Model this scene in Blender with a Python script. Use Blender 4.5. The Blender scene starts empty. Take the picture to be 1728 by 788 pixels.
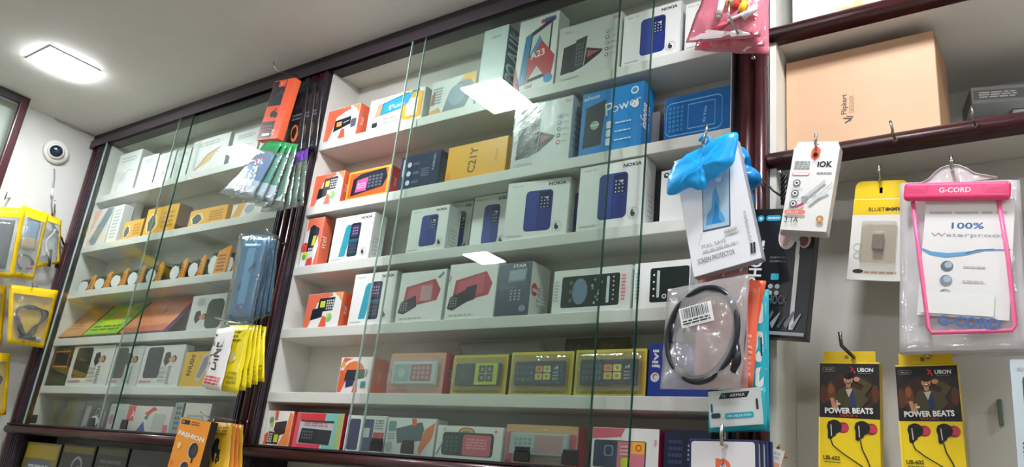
LAMP = 95.0
EXPOSURE = 0.58
import bpy, bmesh, math, random
from mathutils import Vector, Matrix, noise
random.seed(7)
SC = bpy.context.scene
COL = SC.collection
U = 1.3            # metres per survey unit
EYE = 1.5
CAM = Vector((0, -U, EYE))
# ---------------------------------------------------------------- camera
RX = Vector((0.81246869, 0.5735121, 0.1047783))
RY = Vector((-0.10684754, 0.32315414, -0.94029517))   # image down
RZ = Vector((-0.5731302, 0.75276508, 0.32383098))     # forward
F = 1341.0
cd = bpy.data.cameras.new('camera'); cam = bpy.data.objects.new('camera', cd); COL.objects.link(cam)
m = Matrix.Identity(4)
for i in range(3):
    m[i][0] = RX[i]; m[i][1] = -RY[i]; m[i][2] = -RZ[i]; m[i][3] = CAM[i]
cam.matrix_world = m
cd.sensor_width = 36; cd.lens = 36 * F / 1728; cd.clip_start = 0.02; cd.clip_end = 50
SC.camera = cam

def ray(px, py):
    return RX * ((px - 864) / F) + RY * ((py - 394) / F) + RZ
def W(px, py, y=0.0):           # point on the vertical plane at depth y
    d = ray(px, py); return CAM + d * ((y + U) / d.y)
def WX(px, py, x):              # point on a plane parallel to the left wall
    d = ray(px, py); return CAM + d * (x / d.x)
def WZ(px, py, z):
    d = ray(px, py); return CAM + d * ((z - EYE) / d.z)
def pix(p):
    q = Vector(p) - CAM; k = q.dot(RZ)
    return 864 + F * q.dot(RX) / k, 394 + F * q.dot(RY) / k
# ---------------------------------------------------------------- materials
MC = {}
def lin(h):
    h = h.lstrip('#'); v = [int(h[i:i + 2], 16) / 255 for i in (0, 2, 4)]
    return [c / 12.92 if c <= .04045 else ((c + .055) / 1.055) ** 2.4 for c in v] + [1]
def M(h, rough=.45, metal=0.0, spec=.5, var=0.0):
    key = (h, rough, metal, spec, var)
    if key in MC: return MC[key]
    mt = bpy.data.materials.new('paint ' + h); mt.use_nodes = True
    nt = mt.node_tree; b = nt.nodes['Principled BSDF']
    b.inputs['Roughness'].default_value = rough; b.inputs['Metallic'].default_value = metal
    b.inputs['Specular IOR Level'].default_value = spec
    c = lin(h)
    tc = nt.nodes.new('ShaderNodeTexCoord'); nz = nt.nodes.new('ShaderNodeTexNoise')
    nz.inputs['Scale'].default_value = 14; nz.inputs['Detail'].default_value = 4
    nt.links.new(tc.outputs['Object'], nz.inputs['Vector'])
    mx = nt.nodes.new('ShaderNodeMix'); mx.data_type = 'RGBA'
    v = var or .05
    mx.inputs[6].default_value = [x * (1 - v) for x in c[:3]] + [1]
    mx.inputs[7].default_value = [min(1, x * (1 + v)) for x in c[:3]] + [1]
    nt.links.new(nz.outputs['Fac'], mx.inputs[0]); nt.links.new(mx.outputs[2], b.inputs['Base Color'])
    MC[key] = mt; return mt
def wood(h1, h2, rough=.3, axis='z'):
    key = ('wood', h1, h2, rough, axis)
    if key in MC: return MC[key]
    mt = bpy.data.materials.new('polished timber'); mt.use_nodes = True
    nt = mt.node_tree; b = nt.nodes['Principled BSDF']
    b.inputs['Roughness'].default_value = rough
    tc = nt.nodes.new('ShaderNodeTexCoord'); mp = nt.nodes.new('ShaderNodeMapping')
    mp.inputs['Scale'].default_value = (60, 60, 5) if axis == 'z' else (5, 60, 60)
    nz = nt.nodes.new('ShaderNodeTexNoise'); nz.inputs['Scale'].default_value = 2; nz.inputs['Detail'].default_value = 5
    mx = nt.nodes.new('ShaderNodeMix'); mx.data_type = 'RGBA'
    mx.inputs[6].default_value = lin(h1); mx.inputs[7].default_value = lin(h2)
    nt.links.new(tc.outputs['Object'], mp.inputs[0]); nt.links.new(mp.outputs[0], nz.inputs['Vector'])
    nt.links.new(nz.outputs['Fac'], mx.inputs[0]); nt.links.new(mx.outputs[2], b.inputs['Base Color'])
    MC[key] = mt; return mt
def clear(tint='#ffffff', fac=.06, rough=.06, crinkle=0.0, body=0.0, power=1.0, scale=60):
    """thin clear sheet: see-through with a mirror-like sheen, optional milky body and crinkles"""
    key = ('clear', tint, fac, rough, crinkle, body, power, scale)
    if key in MC: return MC[key]
    mt = bpy.data.materials.new('clear sheet'); mt.use_nodes = True
    nt = mt.node_tree; nt.nodes.clear(); N = nt.nodes.new; L = nt.links.new
    out = N('ShaderNodeOutputMaterial'); tr = N('ShaderNodeBsdfTransparent'); tr.inputs[0].default_value = lin(tint)
    gl = N('ShaderNodeBsdfGlossy'); gl.inputs['Roughness'].default_value = rough
    lw = N('ShaderNodeLayerWeight'); lw.inputs[0].default_value = .5
    p = N('ShaderNodeMath'); p.operation = 'POWER'; p.inputs[1].default_value = 4; L(lw.outputs['Facing'], p.inputs[0])
    a = N('ShaderNodeMath'); a.operation = 'MULTIPLY_ADD'; a.inputs[1].default_value = .8 * power; a.inputs[2].default_value = fac
    a.use_clamp = True
    L(p.outputs[0], a.inputs[0])
    mx = N('ShaderNodeMixShader'); L(a.outputs[0], mx.inputs[0]); L(tr.outputs[0], mx.inputs[1]); L(gl.outputs[0], mx.inputs[2])
    last = mx
    if body:
        df = N('ShaderNodeBsdfDiffuse'); df.inputs[0].default_value = lin(tint)
        m2 = N('ShaderNodeMixShader'); m2.inputs[0].default_value = body
        L(tr.outputs[0], m2.inputs[1]); L(df.outputs[0], m2.inputs[2]); L(m2.outputs[0], mx.inputs[1])
    if crinkle:
        tc = N('ShaderNodeTexCoord'); nz = N('ShaderNodeTexNoise'); nz.inputs['Scale'].default_value = scale; nz.inputs['Detail'].default_value = 3
        bp = N('ShaderNodeBump'); bp.inputs['Strength'].default_value = crinkle; bp.inputs['Distance'].default_value = .004
        L(tc.outputs['Object'], nz.inputs['Vector']); L(nz.outputs['Fac'], bp.inputs['Height']); L(bp.outputs[0], gl.inputs['Normal'])
    L(last.outputs[0], out.inputs[0]); MC[key] = mt; return mt
def emit(h, s):
    mt = bpy.data.materials.new('lamp diffuser'); mt.use_nodes = True
    nt = mt.node_tree; nt.nodes.clear(); e = nt.nodes.new('ShaderNodeEmission'); o = nt.nodes.new('ShaderNodeOutputMaterial')
    e.inputs[0].default_value = lin(h); e.inputs[1].default_value = s; nt.links.new(e.outputs[0], o.inputs[0]); return mt
MAROON = wood('#2a0f12', '#4c2024', .28, 'z'); MAROONX = wood('#2a0f12', '#4c2024', .28, 'x')
DARK = wood('#120d12', '#1e161c', .4, 'z'); DARKX = wood('#120d12', '#1e161c', .4, 'x')
LAM = M('#dcdcd6', .4); LAMB = M('#d2d2ca', .5)
STEEL = M('#b8b6b0', .25, 1.0); BRASS = M('#8a8478', .3, 1.0)
BLK = M('#141416', .35); WHT = M('#f0f0ee', .4)
# ---------------------------------------------------------------- mesh tools
def tag(o, label=None, cat=None, group=None, kind=None):
    if label: o['label'] = label
    if cat: o['category'] = cat
    if group: o['group'] = group
    if kind: o['kind'] = kind
    return o
class MB:
    """collects shapes for ONE mesh object"""
    def __init__(s): s.bm = bmesh.new(); s.mats = []
    def mi(s, mat):
        if mat not in s.mats: s.mats.append(mat)
        return s.mats.index(mat)
    def face(s, pts, mat, smooth=False):
        f = s.bm.faces.new([s.bm.verts.new(p) for p in pts]); f.material_index = s.mi(mat); f.smooth = smooth; return f
    def box(s, a, b, mat, bevel=0.0, seg=2, M4=None):
        bm = bmesh.new(); bmesh.ops.create_cube(bm, size=1)
        c = [(a[i] + b[i]) / 2 for i in range(3)]; d = [abs(b[i] - a[i]) for i in range(3)]
        for v in bm.verts: v.co = Vector((v.co.x * d[0] + c[0], v.co.y * d[1] + c[1], v.co.z * d[2] + c[2]))
        if bevel: bmesh.ops.bevel(bm, geom=bm.edges[:], offset=min(bevel, min(d) * .45), segments=seg, affect='EDGES', profile=.5)
        s.merge(bm, mat, M4)
    def merge(s, bm, mat, M4=None, smooth=False):
        k = s.mi(mat); mp = {}
        for v in bm.verts: mp[v] = s.bm.verts.new(M4 @ v.co if M4 else v.co)
        for f in bm.faces:
            try: g = s.bm.faces.new([mp[v] for v in f.verts])
            except ValueError: continue
            g.material_index = k; g.smooth = smooth or f.smooth
        bm.free()
    def prism(s, prof, x0, x1, mat, axis='x', smooth=True):
        """profile swept along x (profile = y,z) or z (profile = x,y)"""
        def P(p, t): return (t, p[0], p[1]) if axis == 'x' else (p[0], p[1], t)
        n = len(prof); k = s.mi(mat)
        A = [s.bm.verts.new(P(p, x0)) for p in prof]; B = [s.bm.verts.new(P(p, x1)) for p in prof]
        for i in range(n):
            f = s.bm.faces.new([A[i], A[(i + 1) % n], B[(i + 1) % n], B[i]]); f.material_index = k; f.smooth = smooth
        for f in (A[::-1], B): s.bm.faces.new(f).material_index = k
    def tube(s, pts, r, mat, n=8, closed=False):
        pts = [Vector(p) for p in pts]; k = s.mi(mat); rings = []
        N = len(pts); prev = None
        for i, p in enumerate(pts):
            if closed: t = pts[(i + 1) % N] - pts[i - 1]
            else: t = pts[min(i + 1, N - 1)] - pts[max(i - 1, 0)]
            t.normalize()
            a = prev if prev is not None else (Vector((0, 0, 1)) if abs(t.z) < .9 else Vector((1, 0, 0)))
            a = (a - t * a.dot(t)).normalized(); b = t.cross(a); prev = a
            rr = r(i / max(1, N - 1)) if callable(r) else r
            rings.append([s.bm.verts.new(p + (a * math.cos(2 * math.pi * j / n) + b * math.sin(2 * math.pi * j / n)) * rr) for j in range(n)])
        for i in range(N if closed else N - 1):
            A, B = rings[i], rings[(i + 1) % N]
            for j in range(n):
                f = s.bm.faces.new([A[j], A[(j + 1) % n], B[(j + 1) % n], B[j]]); f.material_index = k; f.smooth = True
        if not closed:
            for R in (rings[0][::-1], rings[-1]): s.bm.faces.new(R).material_index = k
    def lathe(s, prof, mat, M4=None, n=32):
        """profile (r, h) turned about local z"""
        bm = bmesh.new(); rings = []
        for r, h in prof:
            rings.append([bm.verts.new((r * math.cos(2 * math.pi * j / n), r * math.sin(2 * math.pi * j / n), h)) for j in range(n)])
        for A, B in zip(rings, rings[1:]):
            for j in range(n): bm.faces.new([A[j], A[(j + 1) % n], B[(j + 1) % n], B[j]])
        bm.faces.new(rings[0][::-1]); bm.faces.new(rings[-1])
        s.merge(bm, mat, M4, True)
    def build(s, name, parent=None, mtx=None, origin=None):
        me = bpy.data.meshes.new(name)
        if origin is not None:
            for v in s.bm.verts: v.co -= Vector(origin)
        bmesh.ops.recalc_face_normals(s.bm, faces=s.bm.faces[:])
        s.bm.to_mesh(me); s.bm.free()
        for mt in s.mats: me.materials.append(mt)
        o = bpy.data.objects.new(name, me); COL.objects.link(o)
        if parent is not None: o.parent = parent
        if mtx is not None: o.matrix_world = mtx
        elif origin is not None:
            o.location = Vector(origin) - (parent.location if parent is not None else Vector())
        return o
def empty(name, loc, label, cat, group=None):
    o = bpy.data.objects.new(name, None); COL.objects.link(o); o.location = loc; o.empty_display_size = .02
    return tag(o, label, cat, group)
TXT = {}
def textgeo(s, bold=0.0):
    key = (s, bold)
    if key in TXT: return TXT[key]
    cu = bpy.data.curves.new('lettering', 'FONT'); cu.body = s; cu.resolution_u = 2; cu.offset = bold
    ob = bpy.data.objects.new('lettering', cu); COL.objects.link(ob)
    dg = bpy.context.evaluated_depsgraph_get(); ev = ob.evaluated_get(dg); me = ev.to_mesh()
    vs = [tuple(v.co) for v in me.vertices]; fs = [tuple(p.vertices) for p in me.polygons]
    ev.to_mesh_clear(); bpy.data.objects.remove(ob); bpy.data.curves.remove(cu)
    if vs:
        x0 = min(v[0] for v in vs); x1 = max(v[0] for v in vs); y0 = min(v[1] for v in vs); y1 = max(v[1] for v in vs)
        w = max(x1 - x0, 1e-6); h = max(y1 - y0, 1e-6)
        vs = [((v[0] - x0) / h, (v[1] - y0) / h) for v in vs]; TXT[key] = (vs, fs, w / h)
    else: TXT[key] = ([], [], 1)
    return TXT[key]
class Canvas:
    """draws printed artwork on a face; u,v run 0..1 over a face of w x h metres; mapfn(u,v,lift) gives the point"""
    STEP = .00011
    def __init__(s, mb, mapfn, w, h): s.mb, s.f, s.w, s.h, s.k = mb, mapfn, w, h, 0
    def nxt(s): s.k += 1; return s.k * s.STEP
    def poly(s, pts, mat):
        l = s.nxt(); s.mb.face([s.f(u, v, l) for u, v in pts], mat)
    def quad(s, u0, v0, u1, v1, mat): s.poly([(u0, v0), (u1, v0), (u1, v1), (u0, v1)], mat)
    def ell(s, u, v, ru, rv, mat, n=20, a0=0, a1=360):
        p = [(u + ru * math.cos(math.radians(a0 + (a1 - a0) * i / n)), v + rv * math.sin(math.radians(a0 + (a1 - a0) * i / n))) for i in range(n + (0 if a1 - a0 >= 360 else 1))]
        s.poly(p, mat)
    def circ(s, u, v, r, mat, n=20): s.ell(u, v, r * s.h / s.w, r, mat, n)     # r as a share of the height
    def rr(s, u0, v0, u1, v1, r, mat, rot=0):
        rv = r; ru = r * s.h / s.w; p = []
        for cu, cv, a in ((u1 - ru, v1 - rv, 0), (u0 + ru, v1 - rv, 90), (u0 + ru, v0 + rv, 180), (u1 - ru, v0 + rv, 270)):
            for i in range(5):
                t = math.radians(a + i * 22.5); p.append((cu + ru * math.cos(t), cv + rv * math.sin(t)))
        s.poly(p, mat)
    def ring(s, u, v, r, wd, mat, n=24):
        l = s.nxt(); a = s.h / s.w
        for i in range(n):
            t0, t1 = 2 * math.pi * i / n, 2 * math.pi * (i + 1) / n
            q = [(r, t0), (r, t1), (r - wd, t1), (r - wd, t0)]
            s.mb.face([s.f(u + a * R * math.cos(t), v + R * math.sin(t), l) for R, t in q], mat)
    def line(s, pts, wd, mat):
        """polyline of width wd (share of the height)"""
        l = s.nxt(); P = [Vector((u * s.w, v * s.h)) for u, v in pts]; wd *= s.h
        for a, b in zip(P, P[1:]):
            d = (b - a); d.normalize(); nrm = Vector((-d.y, d.x)) * wd / 2; a2 = a - d * wd * .3; b2 = b + d * wd * .3
            s.mb.face([s.f(q.x / s.w, q.y / s.h, l) for q in (a2 - nrm, b2 - nrm, b2 + nrm, a2 + nrm)], mat)
            l += s.STEP * .15
    def frame(s, u0, v0, u1, v1, wd, mat):
        s.line([(u0, v0), (u1, v0), (u1, v1), (u0, v1), (u0, v0)], wd, mat)
    def text(s, t, u, v, h, mat, rot=0, w=None, bold=.0, al='l'):
        """lettering of height h (share of face height) at u,v; w fits its length (share of face width, or of the height when rot is 90)"""
        vs, fs, asp = textgeo(t, bold)
        if not vs: return
        H = h * s.h; L = asp * H if w is None else w * (s.w if abs(math.cos(math.radians(rot))) > .7 else s.h)
        ca, sa = math.cos(math.radians(rot)), math.sin(math.radians(rot))
        off = {'l': 0, 'c': -L / 2, 'r': -L}[al]
        l = s.nxt(); k = s.mb.mi(mat); V = []
        for x, y in vs:
            X, Y = x / asp * L + off, y * H
            V.append(s.mb.bm.verts.new(s.f(u + (X * ca - Y * sa) / s.w, v + (X * sa + Y * ca) / s.h, l)))
        for f in fs:
            try: s.mb.bm.faces.new([V[i] for i in f]).material_index = k
            except ValueError: pass
    def fine(s, u0, v0, u1, v1, n, mat, seed=0):
        """n lines of print too small to read, drawn as broken bars"""
        rnd = random.Random(seed); l = s.nxt()
        for i in range(n):
            v = v1 - (v1 - v0) * (i + .5) / n; hh = (v1 - v0) / n * .28; u = u0
            while u < u1 - .01:
                e = min(u1, u + (u1 - u0) * rnd.uniform(.12, .3))
                s.mb.face([s.f(a, b, l) for a, b in ((u, v - hh), (e, v - hh), (e, v + hh), (u, v + hh))], mat); u = e + (u1 - u0) * .04
def slab_mtx(base, u, v):
    u = Vector(u).normalized(); v = Vector(v); v = (v - u * v.dot(u)).normalized(); n = v.cross(u)
    mt = Matrix.Identity(4)
    for i in range(3): mt[i][0] = u[i]; mt[i][1] = n[i]; mt[i][2] = v[i]; mt[i][3] = base[i]
    return mt
def face_canvas(mb, W_, H_, D_, side='front', base=0.0):
    if side == 'front': return Canvas(mb, lambda u, v, l: ((u - .5) * W_, -l - base, v * H_), W_, H_)
    if side == 'right': return Canvas(mb, lambda u, v, l: (W_ / 2 + l + base, u * D_, v * H_), D_, H_)
    if side == 'left': return Canvas(mb, lambda u, v, l: (-W_ / 2 - l - base, (1 - u) * D_, v * H_), D_, H_)
    if side == 'bottom': return Canvas(mb, lambda u, v, l: ((u - .5) * W_, (1 - v) * D_, -l - base), W_, D_)
def carton(name, label, cat, group, mtx, W_, H_, D_, front, side=None, deco=None, bevel=.0012, parent=None):
    """a closed card box in one mesh: body, coloured faces, tuck flap seams and printed artwork"""
    mb = MB(); side = side or front
    mb.box((-W_ / 2, 0, 0), (W_ / 2, D_, H_), side, bevel, 2)
    f = face_canvas(mb, W_, H_, D_, 'front'); r = face_canvas(mb, W_, H_, D_, 'right')
    if front is not side: f.quad(.006, .006, .994, .994, front)
    seam = M('#8d8d8a', .6)
    t = Canvas(mb, lambda u, v, l: ((u - .5) * W_, v * D_, H_ + l), W_, D_)
    t.line([(.03, .06), (.97, .06)], .012, seam)
    b = face_canvas(mb, W_, H_, D_, 'bottom'); b.line([(.05, .9), (.95, .9)], .012, seam)
    if deco: deco(f, r)
    o = mb.build(name, parent, mtx)
    if parent is None: tag(o, label, cat, group)
    return o
def zsolve(X, y, py):
    lo, hi = EYE - 1, EYE + 1.6
    for _ in range(40):
        mid = (lo + hi) / 2
        if pix((X, y, mid))[1] > py: lo = mid
        else: hi = mid
    return lo
def on_shelf(z, xl, xr, yt, y0, y1, xmin=-9.0, cap=9.0):
    """front face of a box standing on a shelf of height z: left and right edge and top-left corner as seen, and its distance behind the shelf's lip"""
    def xs(px, y, zz):
        lo, hi = -4.0, 2.0
        for _ in range(40):
            mid = (lo + hi) / 2
            if pix((mid, y, zz))[0] < px: lo = mid
            else: hi = mid
        return lo
    X0 = xs(xl, y0, z + .05)
    for _ in range(3):
        zt = zsolve(X0, y0, yt); X0 = xs(xl, y0, (z + zt) / 2)
    X1 = xs(xr, y1, (z + zt) / 2); X0 = max(X0, xmin); zt = min(zt, cap)
    A = Vector((X0, y0, z)); B = Vector((X1, y1, z)); u = B - A
    return slab_mtx((A + B) / 2, u, (0, 0, 1)), u.length, zt - z
def sized(q, y):
    """rigid panel from the seen corners TL, TR, BL on the plane at depth y"""
    TL, TR, BL = (W(*p, y) for p in q)
    u = TR - TL; v = TL - BL; Wd = u.length; un = u.normalized(); vv = v - un * v.dot(un)
    base = TL + u / 2 - vv
    return slab_mtx(base, u, vv), Wd, vv.length
def pouch(name, label, cat, group, q, T, body, band=None, deco=None, n=10, m=14, wr=.0015, back=None, parent=None, seed=0, lip=None):
    """a filled flat bag over the four corners q = TL, TR, BR, BL: bulged, crinkled, sealed at its edges"""
    TL, TR, BR, BL = [Vector(p) for p in q]
    nrm = (TR - TL).cross(TL - BL).normalized()
    base = (BL + BR) / 2
    def S(u, v): return (BL * (1 - u) + BR * u) * (1 - v) + (TL * (1 - u) + TR * u) * v
    def bulge(u, v):
        e = min(u, 1 - u, v * 1.2, (1 - v) * 1.2); return min(1, max(0, (e - .05) / .22)) ** .6
    def wrk(u, v): return noise.noise(Vector((u * 4 + seed * 7.3, v * 6, seed * 1.7))) * wr * 2 + noise.noise(Vector((u * 11, v * 13 + seed, 3))) * wr
    def front(u, v, l=0.0): return S(u, v) + nrm * (T * .5 * bulge(u, v) + wrk(u, v) + .0006 + l)
    def rear(u, v): return S(u, v) - nrm * (T * .5 * bulge(u, v) - wrk(u, v) + .0006)
    mb = MB(); bm = mb.bm; back = back or body
    Fv = [[bm.verts.new(front(i / n, j / m)) for i in range(n + 1)] for j in range(m + 1)]
    Bv = [[bm.verts.new(rear(i / n, j / m)) for i in range(n + 1)] for j in range(m + 1)]
    def pick(i, j):
        u, v = (i + .5) / n, (j + .5) / m
        r = band(u, v) if band else None
        return mb.mi(r or body)
    for j in range(m):
        for i in range(n):
            f = bm.faces.new([Fv[j][i], Fv[j][i + 1], Fv[j + 1][i + 1], Fv[j + 1][i]]); f.material_index = pick(i, j); f.smooth = True
            f = bm.faces.new([Bv[j][i], Bv[j + 1][i], Bv[j + 1][i + 1], Bv[j][i + 1]]); f.smooth = True
            f.material_index = pick(i, j) if back is body else mb.mi(back)
    for i in range(n):
        for j in (0, m):
            a = [Fv[j][i], Bv[j][i], Bv[j][i + 1], Fv[j][i + 1]]; f = bm.faces.new(a); f.material_index = pick(i, min(j, m - 1))
    for j in range(m):
        for i in (0, n):
            f = bm.faces.new([Fv[j][i], Fv[j + 1][i], Bv[j + 1][i], Bv[j][i]]); f.material_index = pick(min(i, n - 1), j)
    c = Canvas(mb, lambda u, v, l: front(u, v, l + .0002), (TR - TL).length, (TL - BL).length)
    if deco: deco(c)
    o = mb.build(name, parent, None, base)
    if parent is None: tag(o, label, cat, group)
    o['_'] = 0; del o['_']
    return o
# ================================================================ the setting
ZC = EYE + .919 * U
XL = -2.36 * U; XR = 1.7; YB = -4.2
def plane_obj(name, pts, mat, thick):
    """a slab from four corner points, pushed by the vector thick"""
    mb = MB(); t = Vector(thick); P = [Vector(p) for p in pts]; Q = [p + t for p in P]
    mb.face(P, mat); mb.face(Q[::-1], mat)
    for i in range(4): mb.face([P[i], P[(i + 1) % 4], Q[(i + 1) % 4], Q[i]], mat)
    o = mb.build(name); o['kind'] = 'structure'; return o
WALLM = M('#cfcec8', .6); CEILM = M('#d4d2cd', .7)
BW = .40
plane_obj('floor', [(XL, YB, 0), (XR, YB, 0), (XR, BW, 0), (XL, BW, 0)], M('#b9b2a6', .4), (0, 0, -.1))
plane_obj('ceiling', [(XL, YB, ZC), (XR, YB, ZC), (XR, BW, ZC), (XL, BW, ZC)], CEILM, (0, 0, .1))
plane_obj('wall_left', [(XL, YB, 0), (XL, BW, 0), (XL, BW, ZC), (XL, YB, ZC)], WALLM, (-.1, 0, 0))
plane_obj('wall_right', [(XR, YB, 0), (XR, BW, 0), (XR, BW, ZC), (XR, YB, ZC)], WALLM, (.1, 0, 0))
plane_obj('wall_back', [(XL, BW, 0), (XR, BW, 0), (XR, BW, ZC), (XL, BW, ZC)], WALLM, (0, .1, 0))
plane_obj('wall_front', [(XL, YB, 0), (XR, YB, 0), (XR, YB, ZC), (XL, YB, ZC)], M('#cbc8be', .6), (0, -.1, 0))
# ---------------------------------------------------------------- ceiling lamps
LEDM = emit('#f6faff', LAMP)
def led(x, y, label):
    t = empty('ceiling_light', (x, y, ZC), label, 'ceiling light', 'square led ceiling lights')
    mb = MB(); mb.box((-.082, -.082, -.004), (.082, .082, 0), M('#eceae6', .4), .004)
    mb.build('lamp_frame', t)
    mb = MB(); mb.box((-.076, -.076, -.009), (.076, .076, -.0035), LEDM, .0025, 2); mb.build('lamp_diffuser', t)
for x, y, l in ((-2.59, -.375, 'glowing square led panel on the ceiling above the dome camera'),
                (-1.40, -.42, 'square led ceiling panel just in front of the wide middle cabinet'),
                (-.2, -.42, 'square led ceiling panel in front of the open shelves'),
                (.95, -.42, 'square led ceiling panel near the right wall'),
                (-2.47, -1.77, 'square led ceiling panel further into the shop along the left wall'),
                (-.05, -1.77, 'square led ceiling panel overhead in the middle of the shop'),
                (1.1, -1.9, 'square led ceiling panel overhead beside the right wall'),
                (-1.35, -3.2, 'square led ceiling panel at the far end of the shop')):
    led(x, y, l)
# ================================================================ display cabinets along the back wall
YBK = .104; LIP = .004
ZS = [EYE + U * z for z in (.683, .532, .3998, .269, .1434)]      # undersides of the shelves
TH = .0195 * U
LOFF = .0095 * U
ZTRIM = EYE + U * .876
def halfround(x0, x1, y, bulge, n=8):
    """plan profile (x,y) of a rounded upright moulding"""
    c = (x0 + x1) / 2; r = (x1 - x0) / 2
    return [(x0, y + .02)] + [(c - r * math.cos(math.pi * i / n), y - bulge * math.sin(math.pi * i / n)) for i in range(n + 1)] + [(x1, y + .02)]
def nose(z0, z1, y, bulge, n=8):
    c = (z0 + z1) / 2; r = (z1 - z0) / 2
    return [(y + .02, z0)] + [(y - bulge * math.sin(math.pi * i / n), c - r * math.cos(math.pi * i / n)) for i in range(n + 1)] + [(y + .02, z1)]
FINM = M('#3a3038', .3); 
def stile(parent, x0, x1, z0, z1, rounds, fins):
    mb = MB(); mb.box((x0, -.006, z0), (x1, YBK, z1), DARK, .001)
    for a, b in rounds: mb.prism(halfround(a, b, -.006, .013), z0, z1 - .055, MAROON, 'z')
    for f in fins: mb.box((f, -.018, z0), (f + .0035, -.006, z1 - .05), FINM)
    mb.build('stile', parent, None, (x0, 0, z0))
GLASS = clear('#f6f9f7', .036, .0, 0, 0, .45)
GEDGE = M('#1e4a3c', .1)
PEDGE = M('#a9bdb4', .1)
def pane(parent, xa, xb, y, z0, z1, grips, left=None):
    mb = MB(); t = .004
    mb.box((xa, y - t / 2, z0), (xb, y + t / 2, z1), GLASS)
    for x, em in ((xa, left or GEDGE), (xb - .0018, GEDGE)):
        mb.box((x - .0003, y - t / 2 - .0003, z0), (x + .0018, y + t / 2 + .0003, z1), em)
    p = mb.build('glass_pane', parent, None, ((xa + xb) / 2, y, z0)); tag(p, 'clear greenish sliding glass pane')
    for gx in grips:
        mb = MB(); c = face_canvas(mb, .036, .028, .004)
        mb.box((-.018, 0, 0), (.018, .004, .02), BLK, .0012); mb.box((-.0165, 0, .016), (.0165, .004, .028), BLK, .005, 3)
        g = mb.build('finger_grip', p); g.location = (gx - (xa + xb) / 2, -t / 2 - .0045, .002); tag(g, 'black finger grip')
def cabinet(x0, x1, s0, s1, zoff, label, panes, rl, rr, fl, fr, bottom):
    """x0..x1 the opening, s0 and s1 the outer edges of its stiles"""
    t = empty('display_cabinet', ((s0 + s1) / 2, .05, 0), label, 'cabinet', 'built-in display cabinets')
    zs = [z + zoff for z in ZS]; zb = EYE + U * .062 + zoff
    mb = MB(); mb.box((s0, YBK, .6), (s1, YBK + .012, ZC), LAMB); mb.build('back_panel', t, None, ((x0 + x1) / 2, YBK, .6))
    for z in zs:
        mb = MB(); mb.box((x0, 0, z), (x1, YBK, z + TH), LAM, .0015); mb.build('shelf', t, None, ((x0 + x1) / 2, .05, z))
    for a, b in ((x0, x0 + .004), (x1 - .004, x1)):
        mb = MB(); mb.box((a - .001, .001, zb), (b + .001, YBK, ZTRIM + .03), LAM); mb.build('side_panel', t, None, (a, .05, zb))
    mb = MB(); mb.box((x0, .0, ZTRIM + .002), (x1, YBK, ZTRIM + .02), LAMB); mb.build('top_panel', t, None, (x0, 0, ZTRIM))
    mb = MB(); mb.box((s0, -.006, ZTRIM), (s1, .03, ZC), DARKX, .001)
    mb.box((s0, -.02, ZTRIM + .022), (s1, -.004, ZC), DARKX, .004)
    mb.box((s0, -.026, ZTRIM), (s1, -.0235, ZTRIM + .03), FINM); mb.box((s0, -.0085, ZTRIM), (s1, -.006, ZTRIM + .03), FINM)
    mb.build('head_rail', t, None, (s0, 0, ZTRIM))
    stile(t, s0, x0, bottom, ZC - .001, rl, fl); stile(t, x1, s1, bottom, ZC - .001, rr, fr)
    mb = MB(); mb.box((x0, 0.001, zb - .02), (x1, YBK, zb), M('#3b2f2c', .5), .001)
    mb.box((s0 + .02, -.028, zb - .006), (s1 - .02, .0, zb - .001), DARKX)
    mb.prism(nose(zb - .034, zb - .006, -.02, .014), s0 + .02, s1 - .02, MAROONX, 'x')
    mb.build('sill_rail', t, None, (x0, 0, zb - .03))
    for xa, xb, y, grips in panes: pane(t, xa, xb, y, zb, ZTRIM + .012, grips, PEDGE)
    # the case below the sill
    mb = MB(); mb.box((x0, .001, zb - .24), (x1, YBK, zb - .225), M('#4a4642', .5)); mb.build('lower_shelf', t, None, (x0, 0, zb - .24))
    return t
XA, XB = -2.266 * U, -1.392 * U
XC, XD = -1.3145 * U, -.384 * U
XE = -.3302 * U; XM = (XB + XC) / 2
def X0(px, py, y=0): return W(px, py, y).x
BOT = EYE - .28
cabinet(XA, XB, XL + .001, XM - .0005, LOFF, 'left glass-fronted wall cabinet with white shelves beside the dome camera wall',
        [(XA + .004, X0(337, 200), -.0215, [X0(72, 705), X0(168, 716)]), (X0(307, 214), XB - .003, -.0125, [X0(218, 720), X0(360, 730)])],
        [(XL + .004, XL + .05)], [(XB + .022, XB + .05)], [XL + .06, XL + .075, XL + .09, XL + .105], [XB + .004, XB + .013], BOT)
CABM = cabinet(XC, XD, XM + .0005, XE, 0, 'wide middle glass-fronted wall cabinet with six tiers of phone boxes',
        [(X0(703, 200), X0(1038.8, 200), -.0125, [X0(696, 760), X0(970, 776)]), (X0(664, 330) , X0(1101.8, 200), -.0215, [X0(649, 755), X0(893, 774)])],
        [(XM + .004, XM + .03)], [(XD + .016, XD + .043), (XD + .045, XE - .001)], [XC - .016, XC - .008], [XD + .004], BOT)
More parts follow.
